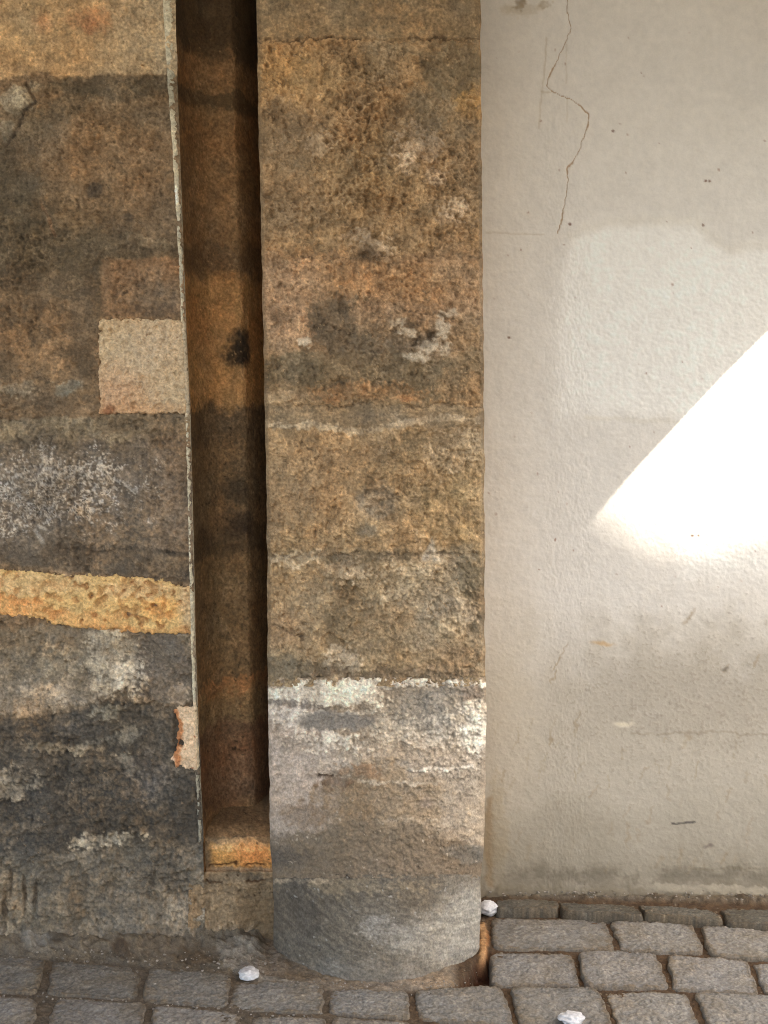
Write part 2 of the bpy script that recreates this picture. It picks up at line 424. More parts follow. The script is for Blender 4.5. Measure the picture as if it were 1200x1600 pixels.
    H -= ss(14, 0, edge[:, None] - U) * 2.0 * ss(1320, 1290, V)
    k = s.flakes(46, 3.2, 401, 0.05, (1 - topm) * ss(1480, 1380, V)); s.C *= (0.93 + 0.09 * k)[..., None]
    s.flakes(20, 1.6, 402, 0.1, 1 - 0.5 * topm)
    s.pitted(4.5, 1 - 0.4 * topm)
    s.flakes(90, 4.0, 403, 0.12, (1 - topm) * ss(980, 1100, V))
    H = s.H
    H = s.H * (1 - 0.8 * under) - 8.0 * under
    x, y, z = on_y(U, V, 0.0)
    y = y - H / 1000.0
    me = grid_mesh('masonry', x, y, z, s, E_L)
    link('masonry', me, M_STONE, wall)
    return v, edge

def panel(name, u0, u1, v0, v1, step, Y, base, seed, painter, parent, E, mat=None, lift=4.0, skirt=10.0):
    """a raised piece of facing with its own outline: a relief sheet whose rim turns back into the wall"""
    u = np.arange(u0, u1 + 1e-6, step); v = np.arange(v0, v1 + 1e-6, step)
    V, U = np.meshgrid(v, u, indexing='ij')
    s = Surf(U, V, base, seed)
    inside = painter(s)                               # 0..1 outline mask
    s.H += lift
    H = s.H * ss(0.2, 0.75, inside) - skirt * (1 - ss(0.05, 0.5, inside))
    x, y, z = on_y(U, V, Y)
    me = grid_mesh(name, x, y - H / 1000.0, z, s, E)
    # drop what lies outside the outline
    bm = bmesh.new(); bm.from_mesh(me)
    ins = inside.ravel()
    bm.verts.ensure_lookup_table()
    bmesh.ops.delete(bm, geom=[vv for vv in bm.verts if ins[vv.index] < 0.03], context='VERTS')
    bm.to_mesh(me); bm.free()
    return link(name, me, mat or M_STONE, parent)

def paint_patch(s):
    U, V = s.U, s.V
    m = s.box(155, 499, 300, 646, 2.5, 3, 3)
    m = np.minimum(m, ss(-1, 3, np.interp(V, EV, EX) - 4 - U))
    s.paint(np.ones_like(U), (176, 153, 116))
    s.paint(s.ell(180, 620, 50, 40, 0.8, 14), (178, 138, 100), 0.7)
    s.paint(s.ell(250, 540, 50, 50, 0.8, 14), (176, 156, 128), 0.6)
    s.paint(s.ell(220, 640, 90, 9, 0.8, 8), (180, 138, 92), 0.6)
    s.paint(s.ell(170, 640, 10, 8, 0.6, 4), (120, 76, 44), 0.8)
    s.dust(m * 0.35, (126, 96, 66), 0.18)
    s.rocky(0.06, 0.08, 0.03)
    r1 = 1 - np.abs(fbm(U, V, 17, 2, 71)) * 2.4
    s.H += 5.0 * np.maximum(r1, -0.6) + 4.0 * s.n9 + 1.8 * s.n4; s.pitted(5.0, 1.0, 9)
    return m

def paint_ochre(s):
    U, V = s.U, s.V
    m = s.between([(-1600, 884), (0, 888), (100, 897), (200, 900), (250, 905), (305, 920)], [(-1600, 955), (0, 960), (40, 962), (80, 974), (140, 982), (200, 987), (305, 990)], 2.5, 4, 4)
    m = np.minimum(m, ss(-1, 3, np.interp(V, EV, EX) - 5 - U))
    s.paint(np.ones_like(U), (192, 156, 88))
    s.paint(s.ell(60, 912, 90, 18, 0.7, 10), (186, 155, 104), 0.8, 0.3)
    s.paint(s.ell(10, 948, 60, 18, 0.7, 10, 5), (196, 134, 60), 0.9, 0.3)
    s.paint(s.ell(130, 968, 90, 14, 0.7, 10, 5, 8), (194, 140, 68), 0.8, 0.4)
    s.paint(s.ell(255, 950, 36, 18, 0.7, 10, 5), (206, 150, 66), 0.8, 0.3)
    s.paint(s.ell(225, 920, 60, 14, 0.7, 10, 5), (186, 156, 108), 0.7, 0.4)
    s.paint(s.ell(292, 950, 12, 40, 0.7, 5, 3), (176, 150, 112), 0.7)
    s.paint(s.between([(-1600, 948), (300, 978)], [(-1600, 990), (300, 992)], 4, 8, 5), (150, 92, 32), 0.4, 0.6)
    s.dust(m * 0.4, (136, 90, 36), 0.16)
    s.dust(m * 0.3, (214, 184, 130), 0.16)
    s.rocky(0.09, 0.12, 0.03)
    w, _ = worley(U, V, 17, 5)
    dens = ss(0.0, 0.4, fbm(U, V, 50, 2, 8) + 0.2) * ss(40, 130, U)
    pits = ss(0.22, 0.46, fbm(U * 0.85 + V * 0.4, V * 1.1 - U * 0.3, 15, 3, 9)) * dens
    for (x, y, r) in [] and [(130, 930, 9), (166, 934, 9), (150, 915, 6), (255, 918, 8), (200, 945, 7), (60, 935, 6), (228, 930, 6)]:
        pits = np.maximum(pits, s.ell(x, y, r, r * 0.9, 0.5, 4, 2))
    s.H += -8.0 * pits + 5.0 * s.n9 + 3.4 * s.n25 + 2.2 * s.n4; k = s.pitted(7.0, 1.0, 11, 500, 0.12); s.paint(k, (150, 98, 44), 0.25)
    s.paint(pits, (146, 94, 42), 0.5)
    return m

def paint_spall(s):
    U, V = s.U, s.V
    m = s.poly([(273, 1108), (283, 1104), (306, 1102), (312, 1204), (300, 1203), (287, 1196), (274, 1196), (270, 1184), (277, 1168), (274, 1152), (279, 1132)], 2, 5, 4)
    m = np.minimum(m, 1 - 0.98 * s.ell(282, 1160, 5, 7, 0.5, 3, 3))
    m = np.minimum(m, ss(-1, 3, np.interp(V, EV, EX) - 3 - U))
    s.paint(np.ones_like(U), (190, 163, 128))
    s.paint(s.line([(272, 1108), (279, 1130), (279, 1160), (275, 1178), (280, 1195)], 5.5, 0.5, 4, 3), (172, 106, 50), 0.9)
    s.paint(s.ell(269, 1184, 4, 12, 0.6, 2), (206, 178, 146), 0.9)
    s.dust(m * 0.4, (150, 90, 50), 0.15)
    s.rocky(0.08, 0.1, 0.03)
    w, _ = worley(U, V, 12, 15)
    s.H += -3.5 * ss(0.4, 0.05, w) + 2.0 * s.n9 - 3 * s.line([(272, 1108), (279, 1130), (277, 1160), (272, 1178)], 5, 0.6, 4, 2)
    return m

def build_groove():
    # pale mortar bead that lines the left arris, then the reveal running back into the groove
    v = steps(-760, -10, 1318, 1318, 1.6, 30)
    edge = np.interp(v, EV, EX)
    w = np.interp(v, [-900, 0, 250, 420, 800, 1318], [22, 17, 9, 6, 6, 6]) * 0.00139
    rag = 0.0016 * fbm(v, v * 0, 30, 3, 3) + 0.0008 * fbm(v, v * 0 + 9, 9, 2, 4)
    th = np.linspace(0, 1, 9)
    cols = []
    ex, _, ez = on_y(edge, v, 0.0)
    for t in th:                                       # quarter-round bead from the wall face to the reveal
        a = t * math.pi / 2
        px = ex + rag * (1 - t) - w * 1.1 + w * math.sin(a)
        py = 0.013 - 0.0165 * math.cos(a) + 0 * v
        cols.append((px, py, ez))
    X = np.stack([c[0] for c in cols], 1); Y = np.stack([c[1] for c in cols], 1); Z = np.stack([c[2] for c in cols], 1)
    V = np.repeat(v[:, None], len(th), 1); U = np.repeat(edge[:, None], len(th), 1) + th[None, :] * 10
    s = Surf(U, V, (176, 168, 142), 23)
    s.paint(ss(200, -50, V), (168, 158, 128), 0.8)
    s.paint(s.between([(0, 100), (600, 100)], [(0, 170), (600, 170)], 20), (124, 122, 106), 0.6)
    s.paint(s.between([(0, 500), (600, 500)], [(0, 650), (600, 650)], 6), (186, 168, 138), 0.7)
    s.paint(s.between([(0, 288), (600, 288)], [(0, 318), (600, 318)], 4, 3, 2) * ss(0.5, 0.2, (U - edge[:, None]) / 10), (222, 212, 192), 0.9)
    s.paint(s.between([(0, 1095), (600, 1095)], [(0, 1200), (600, 1200)], 6), (196, 174, 138), 0.8)
    s.paint(s.between([(0, 1205), (600, 1205)], [(0, 1400), (600, 1400)], 12), (128, 126, 112), 0.8)
    s.dust(np.ones_like(U) * (0.2 + 0.3 * ss(150, 500, V)), (110, 94, 70), 0.1)
    s.rocky(0.08, 0.12, 0.03)
    Y = Y - (0.0010 * s.n9 + 0.0006 * s.n4 + 0.0022 * s.n25) * (1 - th[None, :] * 0.5)
    link('mortar_edge', grid_mesh('mortar_edge', X, Y, Z, s, E_L), M_STONE, wall)

    # reveal + back of the groove + what runs behind the pillar : one sheet bent in plan
    GD = 0.155
    v = steps(-760, -10, 1420, 1420, 2.0, 30)
    edge = np.interp(v, EV, EX); pl = np.interp(v, PV, PLX)
    ex, _, ez = on_y(edge, v, 0.0)
    px, _, _ = on_y(pl, v, -0.03)
    k1 = np.linspace(0, 1, 40); k2 = np.linspace(0, 1, 150)
    w = np.interp(v, [-900, 0, 250, 420, 800, 1318], [22, 17, 9, 6, 6, 6]) * 0.00139 * 0.25
    Xr = (ex - 0.9 * w)[:, None] + 0.055 * (1 - np.cos(k1 * math.pi / 2))[None, :]; Yr = 0.012 + (GD - 0.012) * np.sin(k1 * math.pi / 2)[None, :] + 0 * ex[:, None]
    Xb = (ex - 0.9 * w + 0.055)[:, None] + (px + 0.05 - ex)[:, None] * k2[None, 1:]; Yb = GD + 0.26 * ss(0.20, 0.60, k2[None, 1:]) + 0 * Xb
    X = np.concatenate([Xr, Xb], 1); Y = np.concatenate([Yr, Yb], 1); Z = np.repeat(ez[:, None], X.shape[1], 1)
    U = 600 + (X) / 0.001435; V = np.repeat(v[:, None], X.shape[1], 1)
    s = Surf(U + Y * 700, V, (112, 80, 42), 31)
    U = s.U
    gx = 410
    P, Em, Bt, Du = s.paint, s.ell, s.between, s.dust
    hb = lambda a, b, soft=12, warp=16, fine=6: Bt([(0, a), (900, a)], [(0, b), (900, b)], soft, warp, fine)
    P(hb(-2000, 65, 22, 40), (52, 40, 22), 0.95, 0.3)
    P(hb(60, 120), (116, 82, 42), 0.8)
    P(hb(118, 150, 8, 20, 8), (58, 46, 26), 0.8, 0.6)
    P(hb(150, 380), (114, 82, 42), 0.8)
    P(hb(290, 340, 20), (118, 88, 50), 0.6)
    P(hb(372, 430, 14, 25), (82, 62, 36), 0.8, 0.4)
    P(hb(425, 640, 16), (150, 106, 48), 0.9)
    P(hb(560, 640, 8, 30, 8), (158, 112, 50), 0.8, 0.7)
    P(hb(640, 1090, 10), (96, 74, 44), 0.9)
    P(hb(645, 700, 10, 20), (80, 62, 38), 0.6)
    P(hb(845, 885, 12, 25), (62, 48, 28), 0.7, 0.5)
    P(hb(885, 1085, 14), (108, 80, 42), 0.7)
    P(hb(1085, 1120, 8, 20, 8), (140, 92, 40), 0.8, 0.7)
    P(hb(1110, 1160, 10, 30, 8), (112, 90, 52), 0.6, 0.8)
    P(hb(1155, 1290, 10), (94, 64, 36), 0.9)
    P(hb(1180, 1250, 30), (104, 66, 34), 0.5)
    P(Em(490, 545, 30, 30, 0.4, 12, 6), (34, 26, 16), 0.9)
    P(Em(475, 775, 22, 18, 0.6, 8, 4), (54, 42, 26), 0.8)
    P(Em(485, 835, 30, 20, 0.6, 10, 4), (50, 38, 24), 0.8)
    Du(np.ones_like(U) * 0.4, (46, 34, 18), 0.1, 0.14, 0.7)  # dark flecks, largely painted shadows of small bumps
    Du(hb(40, 640) * 0.4, (168, 128, 70), 0.14, 0.14, 0.6)
    s.weather(0.4)
    s.rocky(0.16, 0.16, 0.06)
    H = 2.4 * s.n25 + 2.4 * s.n9 + 1.3 * s.n4 - 3 * hb(140, 150, 3, 6) - 3 * hb(400, 408, 3, 8) - 3 * hb(640, 648, 3, 6) - 3 * hb(870, 878, 3, 6)
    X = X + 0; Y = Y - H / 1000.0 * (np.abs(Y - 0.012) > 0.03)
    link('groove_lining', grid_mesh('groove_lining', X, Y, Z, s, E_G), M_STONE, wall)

    # sill block that closes the groove, and the infill beneath it down to the pavement
    u = np.arange(296, 470, 1.6)
    prof = [(1200, 0.46), (1222, 0.34), (1240, 0.24), (1252, 0.185)] + [(a, 0.034 + 0.126 * (1 - (a - 1258) / 52.0) ** 1.25) for a in np.linspace(1258, 1309, 34)]
    prof += [(a, 0.036 - 0.006 * math.sin((a - 1310) / 45 * math.pi)) for a in np.arange(1310, 1356, 1.6)]
    prof += [(a, 0.040) for a in np.arange(1356, 1361, 1.6)]
    prof += [(a, 0.014 - 0.004 * ss(1362, 1380, np.array(a))) for a in np.arange(1362, 1505, 1.6)]
    pv = np.array([p[0] for p in prof]); py = np.array([float(p[1]) for p in prof])
    U, V = np.meshgrid(u, pv); Yb = np.repeat(py[:, None], len(u), 1)
    s = Surf(U, V, (120, 98, 68), 37)
    P, Em, Bt, Du = s.paint, s.ell, s.between, s.dust
    hb = lambda a, b, soft=5, warp=4, fine=3: Bt([(0, a), (900, a)], [(0, b), (900, b)], soft, warp, fine)
    P(hb(1200, 1308), (104, 76, 42))
    P(hb(1200, 1290, 8), (112, 84, 50), 0.8)
    P(hb(1290, 1326, 6, 8, 5), (136, 104, 64), 0.9, 0.3)
    P(hb(1318, 1357, 4, 7, 4) * ss(322, 338, U + 4 * s.n25), (186, 132, 52))
    P(hb(1306, 1318, 4) * Em(365, 1312, 44, 7, 0.6, 6, 4), (96, 80, 58), 0.8, 0.5)
    P(hb(1309, 1330, 6) * Em(365, 1316, 40, 12, 0.7, 8, 4), (206, 160, 98), 0.7, 0.5)
    P(Em(395, 1335, 26, 18, 0.8, 6), (205, 118, 30), 0.6)
    P(hb(1355, 1362, 2.5), (176, 142, 98), 0.7)
    P(Bt([(300, 1380), (340, 1366), (375, 1362), (420, 1372)], [(300, 1380), (345, 1380), (380, 1376), (430, 1378)], 3, 3, 2), (92, 78, 58), 0.9)
    P(Em(345, 1405, 40, 40, 0.8, 12, 6), (134, 116, 88), 0.6, 0.4)
    P(hb(1385, 1520, 8) * ss(350, 410, U), (96, 78, 52), 0.8, 0.3)
    P(Em(350, 1460, 60, 16, 0.8, 8, 5), (126, 112, 92), 0.7, 0.4)
    Du(np.ones_like(U) * 0.35, (60, 44, 26), 0.12)  # dark flecks painted mostly as shade behind small bumps
    s.rocky(0.12, 0.14, 0.04)
    H = 4.5 * s.n25 + 3.0 * s.n9 + 1.4 * s.n4 + 5 * s.n70
    for ln in ([(330, 1352), (370, 1350)], [(385, 1352), (412, 1350)], [(325, 1374), (345, 1378)], [(385, 1377), (415, 1375)]):
        k = s.line(ln, 1.4, 0.9, 5, 3); H -= 4 * k; P(k, (60, 36, 14), 0.85)
    w1, _ = worley(U * 1.2, V * 0.7, 14, 45)
    H -= ss(1385, 1400, V) * ss(400, 340, U) * 5 * ss(0.32, 0.02, w1)
    H += 22 * ss(1385, 1500, V) * ss(430, 350, U) + 9 * ss(360, 318, U) * ss(1366, 1392, V)
    s.H = H; s.flakes(30, 3.0, 401, 0.05, ss(1362, 1375, V)); H = s.H
    x, y, z = on_y(U, V, Yb)
    link('groove_sill', grid_mesh('groove_sill', x, y - H / 1000.0, z, s, E_L), M_STONE, wall)

# ================================================================== PILLAR
pillar = thing('stone_pillar', 'brown sandstone pillar with a whitewashed round foot beside the plaster wall', 'pillar', (0.0, -0.03, 0.0))

def pillar_point(U, V, S):
    """point on the pillar face: S in [-1,1] across; flat above, swelling to a round foot"""
    y = np.full(U.shape, -0.08)
    for _ in range(6):
        x, yy, z = on_y(U, V, y)
        sag = 0.05 + 0.10 * ss(0.75, 0.03, z)
        a = np.abs(S)
        corner = 0.012 * ss(0.94, 1.0, a) ** 2
        y = -0.037 - sag * (1 - a ** 2.2) + corner
    return on_y(U, V, y)

def pillar_piece(name, v0, v1, painter, seed, base, fine=1.6, coarse_top=None, mat=None, lip=0.0):
    v = np.arange(v0, v1 + 1e-6, fine)
    if coarse_top is not None: v = np.concatenate([np.arange(coarse_top, v0, 30), v])
    nf = 228
    t = np.linspace(0, 1, nf)
    lx = np.interp(v, PV, PLX) + 2.2 * fbm(v, v * 0 + seed, 50, 4, 15); rx = np.interp(v, PV, PRX) + 2.2 * fbm(v, v * 0 + 40 + seed, 50, 4, 16)
    U = lx[:, None] + (rx - lx)[:, None] * t[None, :]; V = np.repeat(v[:, None], nf, 1)
    S = np.repeat((2 * t - 1)[None, :], len(v), 0)
    s = Surf(U, V, base, seed)
    painter(s)
    x, y, z = pillar_point(U, V, S)
    ed = ss(0, 6, np.minimum(U - lx[:, None], rx[:, None] - U))
    y = y - s.H / 1000.0 * (0.3 + 0.7 * ed)
    # flanks running back to the wall
    k = np.concatenate([np.linspace(0.01, 0.3, 24), np.linspace(0.32, 1, 40)])
    fV = np.repeat(V[:, :1], len(k), 1); fU = np.repeat((k * 250)[None, :], len(v), 0)
    kk = ss(0.0, 0.12, fU / 250 + 0.05 * fbm(fV, fU, 20, 3, seed + 63))[..., None]
    fc = s.C.mean(axis=1)[:, None, :] * 0.5 + s.C.mean(axis=(0, 1)) * 0.5
    def flank(j, sg):
        X = x[:, j:j + 1] + sg * 0.004 * k[None, :] + sg * 0.0015 * fbm(V[:, :1] + 50 * k[None, :], 60 * k[None, :] + 0 * V[:, :1], 14, 3, seed + 60)
        Y = y[:, j:j + 1] + (0.32 - y[:, j:j + 1]) * k[None, :]
        return X, Y, np.repeat(z[:, j:j + 1], len(k), 1), (np.repeat(s.C[:, j:j + 1], len(k), 1) * (1 - kk) + fc * kk) * (1 + 0.16 * fbm(fV, fU, 9, 3, seed + 61) + 0.12 * fbm(fV, fU, 60, 3, seed + 62))[..., None]
    a = flank(0, -1); b = flank(nf - 1, 1)
    X = np.concatenate([a[0][:, ::-1] * 1 , x, b[0]], 1); Y = np.concatenate([a[1][:, ::-1], y, b[1]], 1)
    # left flank leans inwards, so the groove stays clear of it
    nk = len(k); X[:, :nk] = x[:, :1] + 0.004 * k[None, ::-1]; X[:, -nk:] = x[:, -1:] - 0.002 * k[None, :]
    Z = np.concatenate([a[2], z, b[2]], 1); C = np.concatenate([a[3][:, ::-1], s.C, b[3]], 1)
    me = grid_mesh(name, X, Y, Z, None, E_P, rgb=C)
    return link(name, me, mat or M_STONE, pillar)

def shaft_paint(s):
    U, V = s.U, s.V
    P, Em, Bx, Bt, Ln, Po, Du = s.paint, s.ell, s.box, s.between, s.line, s.poly, s.dust
    hb = lambda a, b, soft=8, warp=10, fine=5: Bt([(0, a), (900, a)], [(0, b), (900, b)], soft, warp, fine)
    P(hb(-3000, 61, 2, 2, 1), (122, 101, 69))
    P(hb(-3000, 20, 30), (112, 92, 64), 0.6)
    big = hb(62, 405, 6)
    P(big, (152, 120, 77))
    P(big * Em(450, 115, 70, 45, 0.7, 20), (166, 128, 72), 0.8)
    P(big * Em(430, 205, 60, 40, 0.7, 24, 8), (116, 96, 68), 0.75, 0.35)
    P(big * Em(560, 95, 60, 30, 0.7, 20, 8), (136, 112, 76), 0.7, 0.3)
    P(big * Em(710, 110, 55, 46, 0.6, 24, 10), (92, 80, 58), 0.85, 0.55)
    P(big * Em(640, 75, 60, 16, 0.7, 14, 8), (122, 106, 78), 0.7, 0.5)
    P(big * Em(672, 180, 40, 34, 0.7, 18, 8), (112, 98, 74), 0.75, 0.5)
    P(big * Em(720, 195, 34, 20, 0.7, 14, 8), (104, 88, 62), 0.6, 0.5)
    P(big * Em(738, 163, 24, 26, 0.6, 10, 5), (172, 130, 66), 0.85, 0.3)
    P(big * Em(500, 270, 60, 60, 0.8, 30, 8), (140, 116, 80), 0.6, 0.3)
    P(big * Em(590, 250, 30, 50, 0.8, 30, 8), (124, 106, 74), 0.5, 0.4)
    P(big * Em(440, 330, 60, 60, 0.8, 30, 8), (150, 120, 80), 0.6)
    P(big * Em(560, 320, 80, 60, 0.8, 30, 8), (158, 124, 76), 0.6)
    P(big * Em(735, 260, 24, 90, 0.7, 20, 8), (124, 106, 80), 0.6, 0.4)
    for (x, y, rx, ry, a) in [(655, 235, 40, 22, .9), (676, 275, 16, 14, .9), (712, 325, 18, 16, .85), (640, 262, 18, 14, .7), (700, 345, 16, 12, .7), (555, 370, 22, 10, .8), (590, 385, 24, 12, .8), (640, 205, 20, 10, .6), (500, 230, 22, 14, .5)]:
        P(Em(x, y, rx, ry, 0.6, 10, 7), (188, 166, 138), a * 0.85, 0.95)
    P(hb(395, 505, 18, 20), (154, 118, 78), 0.9)
    P(Em(450, 450, 60, 40, 0.7, 20, 8), (168, 134, 98), 0.75, 0.4)
    P(Em(700, 420, 60, 40, 0.7, 20, 8), (140, 112, 78), 0.6, 0.3)
    P(Em(600, 440, 80, 36, 0.7, 20, 8), (162, 122, 74), 0.6, 0.2)
    P(hb(470, 560, 16, 20), (146, 116, 82), 0.7)
    P(Em(450, 505, 44, 34, 0.6, 16, 6), (166, 132, 96), 0.8, 0.3)
    P(Po([(478, 470), (520, 462), (545, 478), (560, 500), (592, 520), (600, 556), (560, 566), (500, 552), (486, 520), (492, 494)], 22, 26, 10), (84, 73, 56), 0.75, 0.8)
    P(Em(520, 500, 30, 24, 0.8, 20, 10), (76, 66, 52), 0.6, 0.8)
    P(Em(570, 540, 36, 18, 0.8, 20, 10, 25), (82, 72, 56), 0.6, 0.8)
    P(Em(650, 548, 60, 26, 0.6, 16, 8), (118, 106, 88), 0.7, 0.5)
    P(Em(728, 530, 30, 40, 0.6, 14, 8), (146, 118, 80), 0.7, 0.3)
    P(hb(556, 625, 14, 20), (112, 95, 68), 0.85, 0.4)
    P(Em(455, 580, 50, 26, 0.6, 16, 7), (90, 78, 56), 0.85, 0.4)
    P(Em(640, 590, 90, 24, 0.6, 16, 7), (100, 85, 60), 0.7, 0.5)
    P(Em(532, 608, 22, 14, 0.6, 8, 5), (88, 76, 60), 0.8, 0.4)
    P(Em(440, 622, 40, 14, 0.7, 8, 6), (168, 142, 104), 0.75, 0.8)
    P(Em(590, 612, 90, 14, 0.7, 10, 7), (160, 116, 66), 0.7, 0.7)
    P(Em(715, 610, 40, 30, 0.7, 10, 7), (150, 112, 66), 0.6, 0.6)
    P(Em(635, 622, 12, 5, 0.7, 4, 3), (150, 104, 58), 0.7)
    P(hb(634, 672, 4, 6, 3), (130, 108, 76), 0.95)
    P(Em(590, 652, 60, 10, 0.6, 6, 3), (118, 100, 74), 0.7)
    lower = hb(668, 868, 5, 6, 4)
    P(lower, (152, 122, 79))
    P(lower * Em(480, 740, 90, 80, 0.7, 30), (160, 126, 82), 0.7)
    P(lower * Em(620, 720, 40, 60, 0.7, 24, 8), (140, 116, 78), 0.6, 0.2)
    P(lower * Em(710, 800, 60, 60, 0.7, 20), (154, 126, 78), 0.6)
    P(lower * Em(712, 700, 46, 34, 0.6, 16, 8), (158, 140, 110), 0.75, 0.5)
    P(lower * Em(640, 690, 60, 12, 0.7, 10, 5), (118, 98, 66), 0.6, 0.4)
    P(lower * Em(425, 790, 20, 70, 0.8, 10, 5), (124, 102, 72), 0.5, 0.3)
    ln = [(420, 668), (480, 664), (560, 674), (600, 668), (645, 656), (700, 652), (752, 656)]
    P(Ln(ln, 5, 0.8, 5, 5), (170, 150, 118), 0.85, 0.6)
    P(Em(588, 783, 30, 25, 0.35, 10, 5), (138, 122, 98), 0.8)
    P(Ln([(562, 780), (575, 765), (590, 766), (606, 775), (608, 795)], 2.4, 0.9, 7, 5), (80, 66, 48), 0.55, 0.7)
    P(Em(575, 830, 18, 10, 0.6, 5), (132, 120, 98), 0.75, 0.3)
    P(Em(578, 752, 6, 16, 0.6, 5), (90, 72, 48), 0.6)
    # joint and mottled course
    mot = hb(860, 1075, 6, 8, 4)
    P(mot, (150, 126, 88))
    P(mot * Em(470, 960, 60, 60, 0.7, 20), (158, 132, 94), 0.7)
    P(Em(535, 965, 22, 62, 0.5, 16, 8), (104, 88, 62), 0.85, 0.45)
    P(Em(515, 915, 18, 16, 0.6, 12, 8), (112, 96, 70), 0.7, 0.5)
    P(Em(480, 872, 70, 9, 0.7, 8, 6), (182, 164, 134), 0.8, 0.95)
    P(Em(545, 888, 40, 16, 0.7, 8, 6), (176, 158, 130), 0.7, 0.95)
    P(Em(600, 868, 120, 8, 0.7, 8, 6), (104, 88, 64), 0.6, 0.6)
    P(Em(680, 935, 70, 70, 0.6, 26, 9), (166, 148, 118), 0.7, 0.85)
    P(Em(665, 985, 20, 40, 0.6, 16, 9), (170, 152, 124), 0.6, 0.9)
    P(Po([(675, 838), (684, 868), (690, 878), (656, 876), (664, 860)], 2, 3, 2), (190, 174, 148), 0.85)
    P(Em(725, 862, 24, 14, 0.6, 8, 5), (116, 106, 84), 0.8, 0.4)
    P(Em(735, 905, 24, 28, 0.6, 12, 7), (98, 88, 66), 0.8, 0.5)
    P(Em(745, 985, 14, 60, 0.6, 10, 7), (98, 86, 66), 0.75, 0.6)
    P(Em(720, 950, 26, 20, 0.6, 8, 6), (172, 152, 122), 0.7, 0.6)
    P(Em(620, 1000, 60, 40, 0.7, 18, 6), (146, 120, 80), 0.7)
    P(Em(440, 985, 24, 30, 0.7, 10, 5), (150, 116, 76), 0.6)
    P(Em(700, 1030, 60, 26, 0.7, 14, 8), (130, 106, 74), 0.7, 0.5)
    P(Em(440, 1045, 70, 18, 0.6, 10, 7), (96, 86, 68), 0.85, 0.5)
    P(Em(540, 1040, 30, 26, 0.6, 10, 8), (180, 166, 142), 0.7, 0.95)
    P(Em(620, 1052, 130, 9, 0.6, 8, 6), (98, 82, 62), 0.7, 0.6)
    # dark arrises
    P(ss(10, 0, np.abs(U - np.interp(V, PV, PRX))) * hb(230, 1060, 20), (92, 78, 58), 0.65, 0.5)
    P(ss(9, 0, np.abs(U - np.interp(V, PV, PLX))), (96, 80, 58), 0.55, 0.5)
    s.weather(0.75)
    s.rocky(0.12, 0.16, 0.05)
    smooth = np.maximum(hb(-3000, 60, 3), hb(636, 668, 4))
    Du((1 - 0.6 * smooth) * 0.50, (62, 46, 28), 0.1, 0.14, 0.75)  # dark flecks mostly imitate the shadows of the rough surface
    Du((1 - 0.6 * smooth) * 0.42, (198, 166, 118), 0.12, 0.14, 0.6)
    # ---- relief
    rough = 0.8 + 0.8 * Em(590, 250, 140, 190, 0.7, 40) + 0.4 * big
    rough = rough * (1 - 0.75 * smooth) * (0.5 + 0.9 * ss(-0.3, 0.35, fbm(U, V, 150, 3, 88)))
    H = rough * (5.5 * s.n25 + 5.0 * s.n9 + 2.6 * s.n4 + 2.8 * s.gr * (1 + s.gk))
    w1, w2 = worley(U + 4 * s.fx, V + 4 * s.fy, 22, 21)
    core = Em(600, 260, 110, 150, 0.7, 30)
    H += core * (4.5 * (ss(0.0, 0.45, w2 - w1) - 0.6) + 3.0 * fbm(U, V, 35, 3, 24))
    H -= 2.5 * Ln([(380, 61), (800, 61)], 1.8, 0.6, 1.5, 1)
    # protruding chips
    for (x, y, r, h) in [(560, 378, 20, 7), (592, 390, 22, 9), (478, 536, 14, 13), (612, 500, 18, 8), (640, 520, 26, 12), (660, 545, 22, 12), (690, 515, 18, 12), (655, 498, 20, 6), (690, 545, 14, 8), (580, 230, 14, 6), (655, 285, 16, 6), (668, 290, 10, 5), (540, 405, 10, 3)]:
        k = Em(x, y, r, r * 0.75, 0.55, 10, 5); H += h * k
    for (x, y, r, h) in [(652, 532, 10, 14), (618, 520, 8, 9), (640, 508, 12, 6), (672, 528, 9, 8), (575, 400, 18, 5)]:
        k = Em(x, y, r, r * 0.6, 0.6, 8, 4); H -= h * k; P(k, (70, 56, 40), 0.6)
    for (x, y, rx, ry) in [(618, 505, 14, 8), (636, 520, 18, 6), (690, 516, 12, 16), (668, 540, 16, 10), (700, 545, 10, 10), (476, 534, 11, 10), (700, 490, 18, 6), (650, 556, 20, 7)]:
        P(Em(x, y, rx, ry, 0.7, 8, 5), (190, 176, 152), 0.75, 0.6)
    for pts in ([(505, 500), (525, 510), (545, 520)], [(600, 490), (640, 486), (680, 490), (705, 500)], [(555, 545), (540, 530)], [(470, 690), (490, 700)], [(420, 975), (450, 985), (468, 1000)]):
        k = Ln(pts, 1.4, 0.9, 7, 4); H -= 4 * k; P(k, (66, 52, 36), 0.4)
    H += 3.0 * (hb(636, 668, 4) ) - 2.0 * Ln([(400, 634), (760, 634)], 4, 0.9, 5, 4)
    H -= 2.5 * Ln([(400, 868), (760, 866)], 4, 0.9, 6, 5)
    H -= 2.0 * Em(588, 783, 30, 25, 0.3, 10, 5)
    for (yy, a) in ((61, .9), (402, .5), (634, .6), (866, .6), (1066, .5)):
        k = Ln([(380, yy), (470, yy + 1.5), (600, yy - 1), (780, yy)], 1.5, 0.8, 6, 5) * ss(-0.35, 0.15, s.n70 + 0.5 * s.n25)
        H -= 6 * a * k; P(k, (70, 56, 40), 0.65 * a)
    s.H = H
    cov = 1 - 0.85 * smooth
    s.pitted(5.5, cov); s.pitted(8.0, core, 17, 520, 0.1)
    k = s.flakes(42, 3.6, 401, 0.02, cov); s.C *= (0.93 + 0.09 * k)[..., None]
    s.flakes(19, 2.0, 402, 0.06, cov)
